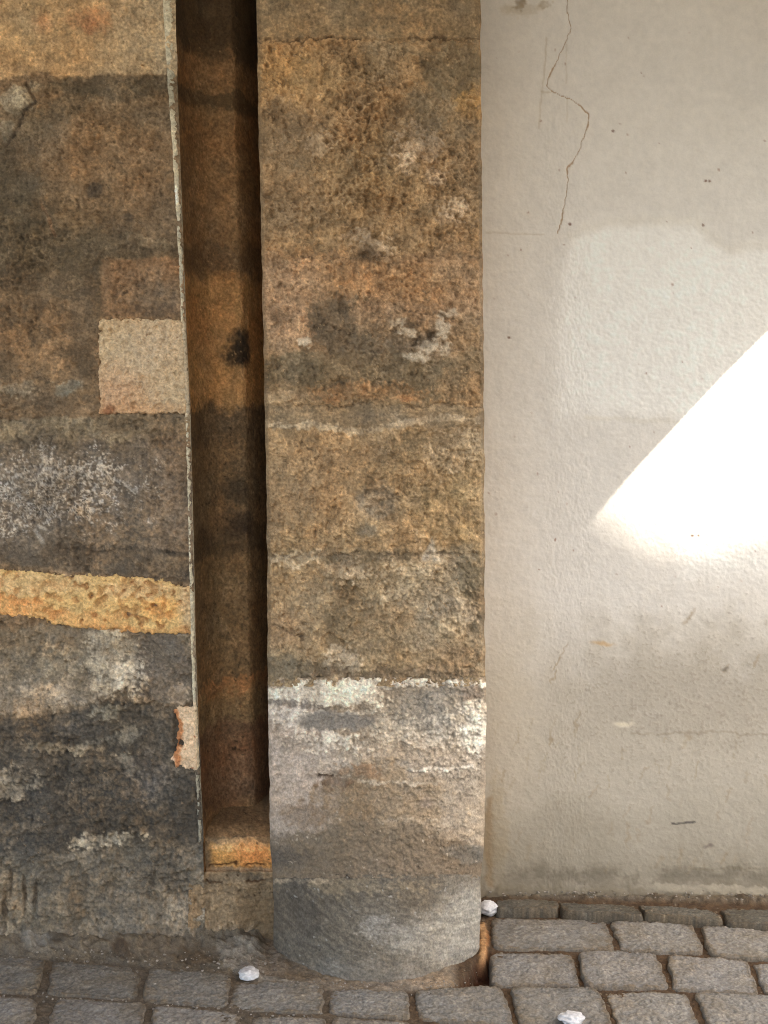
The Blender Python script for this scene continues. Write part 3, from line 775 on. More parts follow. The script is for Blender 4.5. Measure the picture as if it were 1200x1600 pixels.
    s.flakes(30, 4.0, 403, 0.0, np.maximum(core, hb(596, 640, 10) * 0.9) )
    s.flakes(24, 3.5, 404, 0.05, np.maximum(hb(862, 900, 10), hb(1030, 1075, 10)))
    s.flakes(24, 5.0, 405, -0.05, Em(650, 525, 70, 40, 0.6, 14, 6))

def lime_paint(s):
    U, V = s.U, s.V
    P, Em, Bx, Bt, Ln, Po, Du = s.paint, s.ell, s.box, s.between, s.line, s.poly, s.dust
    white = (204, 192, 172)
    P(np.ones_like(U), (136, 118, 94))
    P(Em(700, 1110, 110, 44, 0.5, 14, 8), (128, 118, 102), 0.95)
    P(Em(455, 1200, 80, 120, 0.6, 24, 8), (174, 157, 142), 0.95, 0.2)
    P(Em(440, 1290, 50, 40, 0.7, 16, 7), (160, 142, 124), 0.7, 0.4)
    P(Em(730, 1235, 50, 90, 0.7, 20, 8), (148, 136, 118), 0.85, 0.4)
    P(Em(620, 1185, 120, 34, 0.6, 16, 8), (158, 144, 125), 0.75, 0.5)
    P(Em(610, 1250, 90, 50, 0.7, 24, 8), (126, 107, 80), 0.8, 0.35)
    P(Em(540, 1260, 44, 40, 0.6, 18, 9), (112, 92, 66), 0.8, 0.6)
    P(Em(475, 1275, 40, 16, 0.6, 12, 8), (102, 84, 64), 0.7, 0.7)
    # lime band
    P(Bt([(380, 1080), (430, 1074), (470, 1064), (560, 1058), (620, 1056), (640, 1060), (780, 1066)], [(380, 1100), (450, 1096), (520, 1104), (560, 1096), (590, 1078), (640, 1072), (780, 1074)], 3, 4, 5), white, 0.97, 0.2)
    P(Em(545, 1085, 50, 18, 0.6, 8, 7), white, 0.9, 0.7)
    P(Ln([(424, 1098), (450, 1096), (480, 1102), (515, 1108)], 4, 0.6, 5, 5), (96, 88, 78), 0.85, 0.6)
    P(Em(450, 1120, 40, 20, 0.7, 12, 8), (190, 178, 162), 0.9, 0.4)
    P(Em(525, 1126, 58, 15, 0.25, 8, 4), (116, 108, 98), 0.97)
    P(Ln([(470, 1115), (500, 1112), (522, 1118), (540, 1111), (585, 1112)], 3, 0.8, 4, 4), (188, 178, 160), 0.7, 0.6)
    P(Em(520, 1160, 60, 14, 0.7, 14, 9), white, 0.75, 0.9)
    P(Em(620, 1140, 50, 18, 0.7, 14, 9), (176, 164, 144), 0.6, 0.95)
    P(Em(738, 1135, 26, 44, 0.5, 12, 8), (196, 185, 166), 0.85, 0.6)
    P(Em(745, 1150, 22, 34, 0.6, 10, 8), (210, 200, 181), 0.9, 0.4)
    P(Em(690, 1125, 40, 10, 0.6, 10, 8), (196, 182, 158), 0.8, 0.9)
    P(Em(680, 1152, 46, 12, 0.7, 10, 8), (184, 172, 152), 0.65, 0.9)
    P(Em(735, 1080, 14, 12, 0.6, 6, 5), (128, 110, 92), 0.8, 0.3)
    P(Em(718, 1125, 10, 8, 0.6, 6, 5), (138, 124, 104), 0.7, 0.5)
    P(Ln([(640, 1201), (690, 1200), (735, 1197)], 3, 0.7, 4, 4), (206, 196, 178), 0.85, 0.6)
    P(Ln([(560, 1222), (640, 1222), (690, 1224)], 2.4, 0.7, 4, 4), (180, 166, 144), 0.7, 0.7)
    P(Ln([(560, 1290), (610, 1280), (680, 1282)], 2.4, 0.7, 5, 5), (166, 150, 126), 0.6, 0.8)
    k = Bx(496, 1209, 522, 1214, 2, 3, 3); P(k, (66, 50, 36), 0.9); s.H -= 5 * k
    P(Em(560, 1205, 36, 8, 0.6, 8, 6), (118, 92, 66), 0.8, 0.8)
    P(Em(530, 1222, 24, 10, 0.6, 8, 6), (92, 70, 50), 0.8, 0.8)
    P(Em(665, 1255, 12, 8, 0.5, 4, 2), (124, 110, 96), 0.7)
    # dirty lower half
    P(Bt([(380, 1310), (440, 1300), (520, 1290), (640, 1290), (700, 1310), (780, 1335)], [(380, 1600), (780, 1600)], 16, 18, 8), (96, 83, 66), 0.95, 0.3)
    P(Em(440, 1340, 40, 16, 0.6, 8, 5), (84, 76, 66), 0.8)
    P(Em(580, 1310, 110, 26, 0.7, 16, 8), (104, 90, 70), 0.6, 0.4)
    P(Em(735, 1335, 34, 14, 0.6, 8, 5), (86, 84, 78), 0.8, 0.3)
    s.weather(0.18)
    s.rocky(0.10, 0.12, 0.03)
    Du(np.ones_like(U) * 0.36, (84, 70, 54), 0.1, 0.14, 0.6)  # dark flecks, mostly bump shadows put into the colour
    Du(np.ones_like(U) * 0.34, (196, 182, 158), 0.12, 0.14, 0.6)
    smo = Em(525, 1126, 58, 14, 0.25, 8, 4)
    P(smo, (116, 108, 97), 0.85)
    lum = s.C.mean(-1)
    H = 3.0 * s.n25 + 2.6 * s.n9 + 1.6 * s.n4 + 1.2 * s.gr * (1 + s.gk) + 4.0 * ss(150, 190, lum)
    ca, sa = math.cos(R(30)), math.sin(R(30))
    H += ss(1200, 1260, V) * 1.4 * fbm((U * ca - V * sa) * 0.35, U * sa + V * ca, 7, 2, 29)
    H -= 1.5 * Em(525, 1126, 58, 15, 0.25, 8, 4)
    H = H * (1 - 0.75 * smo)
    s.H = s.H + H
    s.flakes(26, 3.2, 401, 0.0, ss(1285, 1180, V)); s.flakes(40, 2.0, 402, 0.05)

def foot_paint(s):
    U, V = s.U, s.V
    P, Em, Bx, Bt, Ln, Po, Du = s.paint, s.ell, s.box, s.between, s.line, s.poly, s.dust
    P(np.ones_like(U), (96, 88, 75))
    P(Em(470, 1420, 50, 60, 0.7, 16, 6), (78, 71, 61), 0.85)  # shade on the left of the round foot, painted in
    P(Em(620, 1390, 130, 26, 0.6, 16, 7), (86, 78, 65), 0.85, 0.3)
    P(Em(560, 1385, 80, 12, 0.7, 10, 6), (128, 112, 86), 0.5, 0.8)
    P(Po([(770, 1362), (735, 1385), (690, 1418), (645, 1445), (600, 1470), (640, 1500), (700, 1510), (770, 1500)], 20, 14, 8), (126, 121, 110), 0.9)  # light on the right of the round foot, painted in
    P(Em(725, 1440, 40, 60, 0.7, 10, 6), (136, 132, 121), 0.6)
    P(Em(590, 1450, 30, 20, 0.7, 10, 6), (140, 136, 128), 0.6, 0.5)
    P(Em(600, 1520, 150, 18, 0.7, 10, 6), (112, 106, 96), 0.6)
    P(Ln([(400, 1360), (450, 1368), (500, 1369), (560, 1368)], 3, 0.8, 3, 2), (60, 50, 40), 0.8)
    P(Ln([(420, 1374), (470, 1376), (520, 1380)], 3, 0.8, 4, 4), (150, 132, 106), 0.6, 0.6)
    # fan of tooling strokes
    th = np.arctan2(V - 1250, U - 660)
    fan = fbm(np.hypot(U - 660, V - 1250) * 1.0, th * 60, 6, 2, 39)
    s.C *= (1 + 0.16 * fan)[..., None]
    s.rocky(0.08, 0.12, 0.025)
    Du(np.ones_like(U) * 0.38, (58, 54, 48), 0.1, 0.14, 0.6)  # dark flecks, for the most part painted bump shadows
    Du(np.ones_like(U) * 0.36, (172, 168, 158), 0.12, 0.14, 0.6)
    s.H = s.H + 0.9 * fan + 1.2 - 2.5 * Ln([(400, 1360), (450, 1368), (560, 1368)], 3, 0.8, 3, 2)

# ================================================================== PLASTERED WALL
CRACK = [(886, -40), (886, 0), (888, 30), (892, 45), (880, 75), (870, 95), (857, 120), (854, 135), (862, 142), (875, 149), (890, 155), (905, 165), (920, 178), (919, 195), (908, 225), (900, 245), (887, 264), (888, 285), (884, 310), (879, 335), (874, 352), (871, 366)]
def build_plaster():
    u = steps(735, 742, 1215, 2300, 2.0, 60, extra=((850, 924, 0.7),))
    v = steps(-760, -10, 1412, 1430, 1.8, 30)
    U, V = np.meshgrid(u, v)
    s = Surf(U, V, (196, 190, 180), 51)
    P, Em, Bx, Bt, Ln, Po, Du = s.paint, s.ell, s.box, s.between, s.line, s.poly, s.dust
    P(ss(900, 760, U), (204, 196, 182), 0.5)
    # newer coat of whitewash
    new = Po([(874, 660), (872, 560), (874, 470), (878, 410), (892, 372), (938, 350), (1000, 346), (1085, 350), (1110, 372), (1135, 382), (3000, 380), (3000, 900), (1060, 900), (1060, 656), (980, 652), (900, 648)], 22, 12, 3)
    P(new, (213, 209, 200), 0.92)
    P(Ln([(892, 370), (938, 349), (1000, 344), (1085, 348), (1112, 374), (1135, 384), (1260, 384)], 7, 0.95, 6, 2), (190, 181, 164), 0.25)
    P(Ln([(915, 652), (980, 656), (1062, 660)], 3, 0.9, 4, 2), (188, 180, 164), 0.4)
    # dirt splashed up from the pavement
    nz = s.n70
    low = ss(900, 1170, V + 55 * nz + 40 * s.n25)
    P(low, (162, 153, 137), 0.9)
    P(ss(1180, 1400, V + 50 * nz + 20 * s.n25), (130, 121, 104), 0.85)
    P(ss(1325, 1400, V + 24 * nz + 10 * s.n25), (104, 96, 82), 0.85, 0.3)
    P(Em(1085, 1080, 270, 80, 0.95, 60, 10) * ss(800, 980, U + 40 * s.n70), (150, 141, 126), 0.75)
    fz = 0.9 * s.n4 + 0.6 * s.n9 + 0.5 * s.n25
    gz = np.clip(Em(1095, 1085, 300, 90, 0.95, 60, 10) * ss(790, 990, U + 40 * s.n70) + 0.35 * Em(1000, 1200, 240, 140, 0.9, 50, 6), 0, 1)
    P(ss(0.15, 0.6, fz + 0.5 * (gz - 1)) * (gz > 0.02), (120, 111, 98), 0.34)
    P(Em(800, 1120, 34, 160, 0.8, 16, 4), (178, 168, 150), 0.5)
    P(Em(775, 1300, 20, 80, 0.8, 8, 4), (150, 132, 102), 0.35, 0.3)
    P(Ln([(764, 1250), (763, 1330), (766, 1380)], 5, 0.9, 4, 2), (128, 104, 74), 0.5)
    P(Em(860, 1300, 60, 50, 0.8, 20, 6), (140, 131, 114), 0.5, 0.3)
    P(Em(1110, 1270, 120, 60, 0.8, 40, 6), (154, 146, 131), 0.4, 0.3)
    # top smudge
    P(Em(812, 6, 12, 9, 0.7, 8, 4), (110, 92, 68), 0.7, 0.5)
    P(Em(850, 8, 8, 6, 0.8, 8, 4), (140, 122, 96), 0.5, 0.5)
    P(Em(815, 14, 30, 10, 0.9, 10, 4), (160, 144, 118), 0.4, 0.3)
    # faint trowel and pencil lines
    for pts, a in (([(854, 60), (852, 100), (846, 150), (842, 200)], .35), ([(885, 70), (885, 130)], .22), ([(886, 150), (887, 190)], .2), ([(760, 363), (800, 365), (850, 366)], .3), ([(846, 143), (860, 145)], .4)):
        P(Ln(pts, 1.2, 0.9, 1, 1), (158, 142, 116), a)
    s.C *= (1 + 0.018 * s.n70 + 0.02 * s.n25 + 0.025 * s.n9)[..., None]
    # runs and strokes of dirt
    rnd = random.Random(3)
    for i in range(70):
        x = rnd.uniform(765, 1210); y = rnd.uniform(1120, 1370); l = rnd.uniform(6, 26); d = rnd.uniform(-0.1, 0.55)
        P(Ln([(x + d * l, y - l * 0.5), (x, y + l * 0.5)], rnd.uniform(0.8, 2.6), 0.95, 8, 4), (132, 114, 88), rnd.uniform(0.08, 0.34))
    for (x, y, a) in [(870, 1040, .8), (880, 1020, .6), (866, 1060, .7), (1180, 1035, .7), (1076, 968, .6), (1082, 962, .5), (1137, 1045, .7), (860, 1160, .6), (785, 1215, .6), (925, 1240, .5), (1005, 1210, .5), (1130, 1345, .7), (1060, 1340, .5)]:
        P(Ln([(x + 6, y - 10), (x - 3, y + 6)], 1.5, 0.95, 6, 3), (128, 108, 82), a * 0.6)
    P(Em(940, 1005, 16, 3, 0.8, 4, 2), (176, 146, 108), 0.8)
    P(Em(1134, 1045, 5, 3, 0.6, 2), (98, 90, 78), 0.8)
    P(Ln([(1050, 1287), (1085, 1284)], 1.3, 0.6, 1, 1), (62, 58, 54), 0.9)
    P(Em(1108, 1322, 7, 2.5, 0.6, 2), (110, 100, 90), 0.8)
    P(Em(975, 1132, 14, 4, 0.7, 3, 2), (200, 190, 166), 0.8)
    P(Ln([(985, 1146), (1040, 1147), (1100, 1142), (1210, 1150)], 1.6, 0.9, 5, 3), (128, 118, 100), 0.5, 0.4)
    P(Ln([(1080, 1358), (1210, 1357)], 1.6, 0.9, 3, 2), (108, 98, 80), 0.5, 0.4)
    for i in range(60):
        x = rnd.uniform(762, 1210); y = rnd.uniform(0, 1000)
        P(Em(x, y, rnd.uniform(0.8, 1.8), rnd.uniform(0.8, 2.2), 0.6, 1, 1), (120, 86, 66), rnd.uniform(0.15, 0.7))
    for (x, y) in [(1102, 283), (1108, 283), (890, 350), (1098, 352), (958, 205), (796, 528), (1082, 837), (1092, 836)]:
        P(Em(x, y, 2.2, 1.8, 0.5, 1, 1), (92, 66, 50), 0.8)
    # foot of the wall: crumbly grime
    foot = ss(1372, 1398, V + 8 * s.n25)
    P(foot, (112, 102, 84), 0.75, 0.4)
    P(Bt([(900, 1382), (1040, 1380), (1300, 1388)], [(900, 1390), (1040, 1392), (1300, 1400)], 3, 4, 3) * ss(980, 1040, U), (168, 158, 138), 0.6, 0.3)
    Du(foot * 0.5, (66, 56, 44), 0.1)
    s.H += (0.42 * s.n9 + 0.55 * s.n4) * (1 + 0.7 * new) + 0.5 * s.n25 + 1.0 * s.n70 
    s.H += 0.25 * (new - 0.5) + 3.0 * foot * s.n25 + 8 * ss(1368, 1400, V)
    crk = np.maximum(s.line(CRACK, 0.55, 0.7, 1.6, 1.6), s.line(CRACK, 1.25, 0.6, 1.6, 1.6) * ss(0.05, 0.3, s.n25 + 0.3 * s.n9))
    P(crk, (140, 112, 80), 0.75); s.H -= 1.6 * crk
    x, y, z = on_y(U, V, YR)
    o = link('plaster_wall', grid_mesh('plaster_wall', x, y - s.H / 1000.0, z, s, E_R), M_PLASTER)
    tag(o, 'cream plastered wall with a hairline crack and a bright patch of sunlight', 'wall')

# ================================================================== PAVEMENT
SETTS = [
 # (row, corners TL TR BR BL in the picture)
 ('w', (775, 1396, 870, 1398, 871, 1426, 777, 1426)), ('w', (874, 1402, 987, 1407, 1006, 1438, 879, 1429)), ('w', (998, 1407, 1110, 1411, 1131, 1443, 1010, 1438)), ('w', (1127, 1411, 1260, 1415, 1290, 1452, 1138, 1446)),
 ('s', (769, 1430, 946, 1433, 963, 1482, 771, 1478)), ('s', (955, 1438, 1082, 1444, 1100, 1488, 971, 1482)), ('s', (1094, 1444, 1240, 1452, 1262, 1502, 1110, 1491)),
 ('t', (768, 1482, 894, 1486, 906, 1539, 769, 1536)), ('t', (903, 1487, 1023, 1486, 1046, 1542, 915, 1540)), ('t', (1042, 1490, 1167, 1498, 1187, 1549, 1054, 1543)), ('t', (1176, 1500, 1310, 1507, 1335, 1562, 1197, 1551)),
 ('f', (369, 1530, 504, 1532, 505, 1582, 357, 1576)), ('f', (514, 1542, 635, 1544, 640, 1591, 516, 1583)), ('f', (650, 1545, 783, 1541, 803, 1601, 654, 1591)), ('f', (798, 1541, 933, 1543, 958, 1603, 811, 1602)), ('f', (946, 1544, 1071, 1547, 1095, 1606, 966, 1604)), ('f', (1087, 1546, 1225, 1553, 1255, 1614, 1109, 1607)),
 ('l', (-60, 1489, 73, 1496, 55, 1552, -80, 1545)), ('l', (82, 1500, 224, 1509, 211, 1560, 75, 1553)), ('l', (235, 1512, 362, 1520, 353, 1573, 222, 1562)),
 ('b', (-120, 1555, 60, 1560, 44, 1625, -150, 1620)), ('b', (86, 1558, 229, 1566, 218, 1627, 72, 1618)), ('b', (242, 1570, 378, 1580, 375, 1642, 230, 1630)), ('b', (396, 1586, 509, 1588, 512, 1652, 390, 1644)), ('b', (520, 1591, 645, 1597, 652, 1660, 523, 1655)),
]
ROWTEXT = {'w': ('dark worn sett in the row against the plaster wall', 'from the pillar'), 's': ('long grey sett in the second row out from the plaster wall', 'from the pillar'),
 't': ('pale grey sett in the third row out from the plaster wall', 'from the pillar'), 'f': ('grey sett in the row passing in front of the pillar foot', 'from the left'),
 'l': ('grey sett in the row lying along the stone wall foot', 'from the left'), 'b': ('grey sett cut off by the bottom edge of the photo', 'from the left')}
ORD = ['first', 'second', 'third', 'fourth', 'fifth', 'sixth', 'seventh']
def setts():
    cnt = {}
    for idx, (row, q) in enumerate(SETTS):
        i = cnt.get(row, 0); cnt[row] = i + 1
        base = {'w': (94, 90, 80), 's': (130, 125, 116), 't': (132, 127, 119), 'f': (129, 124, 115), 'l': (118, 113, 104), 'b': (127, 122, 114)}[row]
        top = 0.0 if row != 'w' else 0.004
        cx = [on_z(q[2 * k], q[2 * k + 1], top) for k in range(4)]
        c = np.array([[float(p[0]), float(p[1])] for p in cx])
        c = c.mean(0) + (c - c.mean(0)) * 1.04
        ns, nt_ = (90, 64)
        a = np.linspace(-1, 1, ns); b = np.linspace(-1, 1, nt_)
        A, B = np.meshgrid(a, b)
        # rounded rectangle: pull corners in
        pw = 12.0
        rr = (np.abs(A) ** pw + np.abs(B) ** pw) ** (1 / pw)
        mx = np.maximum(np.abs(A), np.abs(B))
        k = np.where(mx > 1e-6, mx / np.maximum(rr, 1e-6), 1.0)
        As, Bs = A * k, B * k
        wob = 0.045
        ang = idx * 5.3
        As = As * (1 + wob * fbm(Bs * 2.2 + ang, Bs * 0 + A * 0.5, 1.0, 2, idx)); Bs = Bs * (1 + wob * 1.4 * fbm(As * 1.8 - ang, As * 0 + B * 0.5, 1.0, 2, idx + 90))
        s_, t_ = (As + 1) / 2, (1 - Bs) / 2                # t: 0 far edge, 1 near edge
        w00 = (1 - s_) * (1 - t_); w10 = s_ * (1 - t_); w11 = s_ * t_; w01 = (1 - s_) * t_
        X = w00 * c[0, 0] + w10 * c[1, 0] + w11 * c[2, 0] + w01 * c[3, 0]
        Y = w00 * c[0, 1] + w10 * c[1, 1] + w11 * c[2, 1] + w01 * c[3, 1]
        e = np.maximum(np.abs(A), np.abs(B))
        s0 = fbm(X / 0.03 + idx, Y / 0.03, 1.0, 3, idx + 40)
        dome = -0.0035 * (A ** 2 * 0.6 + B ** 2 * 0.8) - 0.045 * ss(0.95, 1.045, e + 0.025 * s0) ** 1.3
        pxl = 0.0014
        U = X / pxl + 400 * idx; V = Y / pxl
        s = Surf(U, V, base, 200 + idx)
        rv = random.Random(idx)
        s.paint(np.ones_like(U), np.array(base) * rv.uniform(0.94, 1.06), 1)
        s.paint(s.ell(U.mean(), V.mean(), 50, 30, 0.8, 40), np.array(base) * (1.08 if row != 'w' else 1.12), 0.7)
        s.paint(ss(0.8, 0.98, e + 0.08 * s.n9), (92, 78, 60), 0.6, 0.2)
        s.paint(ss(0.1, 0.6, s.n70), np.array(base) * np.array([0.92, 0.9, 0.86]), 0.5)
        s.dust(np.ones_like(U) * 0.42, (80, 72, 58), 0.1, 0.14, 0.65)
        s.dust(np.ones_like(U) * 0.40, (172, 162, 142), 0.12, 0.14, 0.6)
        s.weather(0.22)
        s.rocky(0.08, 0.16, 0.02)
        Z = top + dome + (2.8 * s.n25 + 1.9 * s.n9 + 1.2 * s.n4 + 0.8 * s.gr) / 1000 + 0.002 * fbm(U, V, 70, 2, idx + 3)
        Z += rv.uniform(-0.003, 0.003) + A * rv.uniform(-0.003, 0.003) + B * rv.uniform(-0.003, 0.003)
        if row == 'w':
            Z += -0.012 * B                               # they tip away from the wall, worn to a hollow
            for (bx, lw) in ((0.35, .1), (-0.2, .08)):
                kk = ss(lw, 0, np.abs(B - bx + 0.1 * s.n25)); Z -= 0.002 * kk; s.paint(kk, (70, 66, 56), 0.5)
        ox, oy = X.mean(), Y.mean()
        me = grid_mesh('paving_sett', X - ox, Y - oy, Z, s, E_F)
        bm = bmesh.new(); bm.from_mesh(me)                # close the underside
        ed = [x for x in bm.edges if x.is_boundary]
        ex = bmesh.ops.extrude_edge_only(bm, edges=ed)
        for vv in ex['geom']:
            if isinstance(vv, bmesh.types.BMVert): vv.co.z = -0.11
        bm.normal_update(); bm.to_mesh(me); bm.free()
        o = link('paving_sett', me, M_SETT); o.location = (ox, oy, 0)
        t0, t1 = ROWTEXT[row]
        tag(o, f'{t0}, {ORD[i]} {t1}', 'paving stone', 'granite setts of the pavement')

def pillar_foot_y(px):
    return np.interp(px, [415, 428, 450, 485, 520, 560, 600, 640, 680, 715, 735, 752, 762], [1475, 1484, 1502, 1517, 1526, 1531, 1533, 1531, 1524, 1510, 1499, 1487, 1470])

def build_ground():
    u = steps(-160, -20, 1220, 1420, 2.2, 20); v = steps(1340, 1352, 1610, 1700, 1.5, 10)
    U, V = np.meshgrid(u, v)
    s = Surf(U, V * 2.2, (84, 66, 48), 81)
    s.V = V
    s.wy = s.wy * 0.5; s.fy = s.fy * 0.5
    P, Em, Bt, Po, Ln, Du = s.paint, s.ell, s.between, s.poly, s.line, s.dust
    H = -5.0 - 4.5 * ss(560, 760, U)
    P(ss(700, 560, U), (98, 89, 76), 0.8)
    # debris and mortar along the stone wall
    deb = Po([(-400, 1440), (430, 1440), (440, 1500), (470, 1526), (365, 1522), (235, 1509), (80, 1497), (-400, 1478)], 5, 6, 4)
    P(deb, (108, 99, 85))
    P(deb * Em(250, 1490, 60, 14, 0.7, 12, 5), (104, 92, 76), 0.7)
    P(Em(60, 1478, 22, 12, 0.4, 6, 3), (134, 126, 112), 0.85)
    P(Em(90, 1470, 16, 14, 0.6, 6, 4), (62, 52, 40), 0.8, 0.4)
    P(Em(190, 1490, 14, 8, 0.6, 6, 4), (66, 54, 42), 0.7, 0.3)
    P(Em(310, 1495, 40, 8, 0.7, 8, 4), (84, 70, 54), 0.7, 0.4)
    mort = Po([(335, 1478), (420, 1478), (450, 1505), (490, 1524), (470, 1534), (400, 1530), (350, 1510)], 5, 5, 4)
    P(mort, (146, 139, 127), 0.9, 0.2)
    H = H * (1 - deb) + deb * (-3 + 4 * s.n25 + 2.5 * s.n9)
    H += deb * (34 + 16 * s.n25) * ss(1503, 1462, V + 5 * s.n25) * (U < 440)
    H += deb * 6 * Em(230, 1487, 40, 12, 0.6, 6) + mort * 5
    # collar of mortar round the pillar foot
    fy = pillar_foot_y(U)
    col = ss(-3, 3, V - (fy - 30)) * ss(3, -3, V - np.interp(U, [380, 430, 470, 520, 640, 720, 745], [1520, 1525, 1534, 1543, 1546, 1538, 1524]) - 3 * s.n25) * ss(395, 420, U) * ss(722, 700, U + 3 * s.n9)
    P(col, (134, 120, 102))
    P(col * Em(670, 1532, 50, 10, 0.7, 6), (158, 138, 114), 0.7)
    P(col * Em(460, 1525, 40, 6, 0.7, 6), (98, 84, 66), 0.6)
    H = H * (1 - col) + col * (-2 + 2 * s.n25 + 1.5 * s.n9)
    # hollow of red-brown earth right of the foot, and the warm chip standing beside it
    hol = Po([(715, 1536), (735, 1512), (756, 1482), (772, 1482), (772, 1542), (712, 1542)], 4, 4, 3)
    P(hol, (84, 52, 34)); H = H * (1 - hol) + hol * (-52 + 6 * s.n25)
    chip = Po([(748, 1440), (760, 1436), (764, 1460), (760, 1492), (748, 1494)], 3, 3, 2)
    P(chip, (176, 136, 94)); P(chip * ss(758, 764, U), (128, 74, 34), 0.8); H = H * (1 - chip) + chip * (-4 + 2 * s.n9)
    # strip at the foot of the plaster wall
    stp = ss(-2, 4, 1404 - V + 3 * s.n25 + (U - 980) * 0.02) * ss(745, 765, U)
    P(stp, (112, 102, 86), 0.95); P(stp * ss(0.0, 0.5, s.n25), (64, 54, 42), 0.7)
    H = H * (1 - stp) + stp * (-2 + 5 * s.n25 + 2.5 * s.n9)
    s.rocky(0.12, 0.16, 0.03)
    Du(np.ones_like(U) * 0.42, (50, 40, 30), 0.1, 0.14, 0.7)
    Du(np.ones_like(U) * 0.42, (166, 152, 130), 0.14, 0.12, 0.7)
    H += 2.0 * s.n9 + 1.2 * s.n25 + 1.0 * s.n4
    x, y, z = on_z(U, V, 0.0)
    o = link('ground', grid_mesh('ground', x, y, z + H / 1000.0, s, E_F), M_DIRT)
    o['kind'] = 'structure'
    # the rest of the pavement out to the horizon, below and around the modelled strip
    m = bpy.data.materials.new('sett_paving'); m.use_nodes = True
    nt = m.node_tree; N = nt.nodes; L = nt.links; b = N['Principled BSDF']
    tc = N.new('ShaderNodeTexCoord'); br = N.new('ShaderNodeTexBrick')
    br.inputs['Scale'].default_value = 1.0; br.inputs['Brick Width'].default_value = 0.2; br.inputs['Row Height'].default_value = 0.17; br.inputs['Mortar Size'].default_value = 0.012
    br.inputs['Color1'].default_value = (.26, .23, .18, 1); br.inputs['Color2'].default_value = (.2, .18, .145, 1); br.inputs['Mortar'].default_value = (.07, .045, .03, 1)
    L.new(tc.outputs['Object'], br.inputs['Vector']); L.new(br.outputs['Color'], b.inputs['Base Color'])
    bp = N.new('ShaderNodeBump'); bp.invert = True; bp.inputs['Distance'].default_value = 0.02
    L.new(br.outputs['Fac'], bp.inputs['Height']); L.new(bp.outputs[0], b.inputs['Normal']); b.inputs['Roughness'].default_value = 0.85
    bm = bmesh.new()
    vs = [bm.verts.new(p) for p in ((-150, -150, -0.075), (150, -150, -0.075), (150, 150, -0.075), (-150, 150, -0.075))]
    bm.faces.new(vs); me = bpy.data.meshes.new('pavement'); bm.to_mesh(me); bm.free()
    o = link('pavement', me, m); o['kind'] = 'structure'

def chunk_mesh(name, r, seed, sub=4):
    bm = bmesh.new(); bmesh.ops.create_icosphere(bm, subdivisions=sub, radius=1.0)
    co = np.array([v.co[:] for v in bm.verts])
    n = fbm(co[:, 0] * 1.0 + seed, co[:, 1] + co[:, 2] * 1.7, 0.9, 4, seed) * 0.34 + 0.10 * fbm(co[:, 0] * 3, co[:, 1] * 3 + co[:, 2] * 4, 1.0, 3, seed + 9) + fbm(co[:, 2] * 1.0 - seed, co[:, 1] - co[:, 0] * 1.3, 0.6, 3, seed + 5) * 0.07
    for v, k in zip(bm.verts, n):
        v.co = v.co * (1 + k); v.co.x *= r[0]; v.co.y *= r[1]; v.co.z *= r[2]
    for f in bm.faces: f.smooth = True
    me = bpy.data.meshes.new(name); bm.to_mesh(me); bm.free()
    return me

def lumps():
    for (px, py, rx, rz, lab, sd, zb) in ((763, 1419, 0.024, 0.016, 'white lump wedged between the pillar foot and the first dark sett', 3, 0.008),
                                   (389, 1521, 0.025, 0.009, 'small white lump lying on the mortar left of the pillar foot', 8, 0.004),
                                   (894, 1591, 0.026, 0.010, 'white lump on the front setts at the bottom edge of the photo', 12, 0.007)):
        x, y, z = on_z(px, py, zb)
        o = link('white_lump', chunk_mesh('white_lump', (rx, rx * 0.85, rz), sd), M_CHIP); o.location = (float(x), float(y), zb); o.rotation_euler.z = sd
        tag(o, lab, 'lump')
    # loose grit in the joints and along the wall foot: nobody could count it
    bm = bmesh.new(); rnd = random.Random(5)
    def bit(px, py, r, zz):
        x, y, _ = on_z(px, py, 0.0)
        g = bmesh.ops.create_icosphere(bm, subdivisions=1, radius=r)
        sx, sy, sz = rnd.uniform(.7, 1.3), rnd.uniform(.7, 1.3), rnd.uniform(.5, .9)
        for v in g['verts']:
            v.co = Vector((v.co.x * sx * rnd.uniform(.8, 1.2) + float(x), v.co.y * sy * rnd.uniform(.8, 1.2) + float(y), v.co.z * sz + zz))
    for _ in range(230):
        px = rnd.uniform(-20, 440); py = 1466 + 0.085 * px + rnd.gauss(14, 13)
        bit(px, py, rnd.choice((.0012, .0016, .002, .003)), 0.006)
    for _ in range(120):
        px = rnd.uniform(765, 1210); bit(px, 1396 + 0.02 * (px - 765) + rnd.gauss(0, 3), rnd.choice((.0014, .002, .003)), 0.006)
    for _ in range(120):
        bit(rnd.uniform(440, 740), rnd.gauss(1540, 5), rnd.choice((.001, .0015, .002)), 0.002)
    for _ in range(110):
        px = rnd.uniform(0, 520); bit(px, 1552 + 0.07 * px + rnd.gauss(0, 4), rnd.choice((.001, .0015, .002, .003)), -0.004)
    for _ in range(60):
        bit(rnd.uniform(0, 1200), rnd.uniform(1500, 1600), rnd.choice((.0008, .0012, .0016)), 0.003)
    me = bpy.data.meshes.new('grit'); bm.to_mesh(me); bm.free()
    o = link('grit', me, M_GRIT); o['kind'] = 'stuff'; o['label'] = 'loose grit scattered in the joints and along the wall foot'

# ================================================================== LIGHT: the archway and the house across the street shape the patch of sun
SUN_EL, SUN_AZ = R(44), R(47)          # azimuth from the wall's normal towards the right
TO_SUN = np.array([math.cos(SUN_EL) * math.sin(SUN_AZ), -math.cos(SUN_EL) * math.cos(SUN_AZ), math.sin(SUN_EL)])

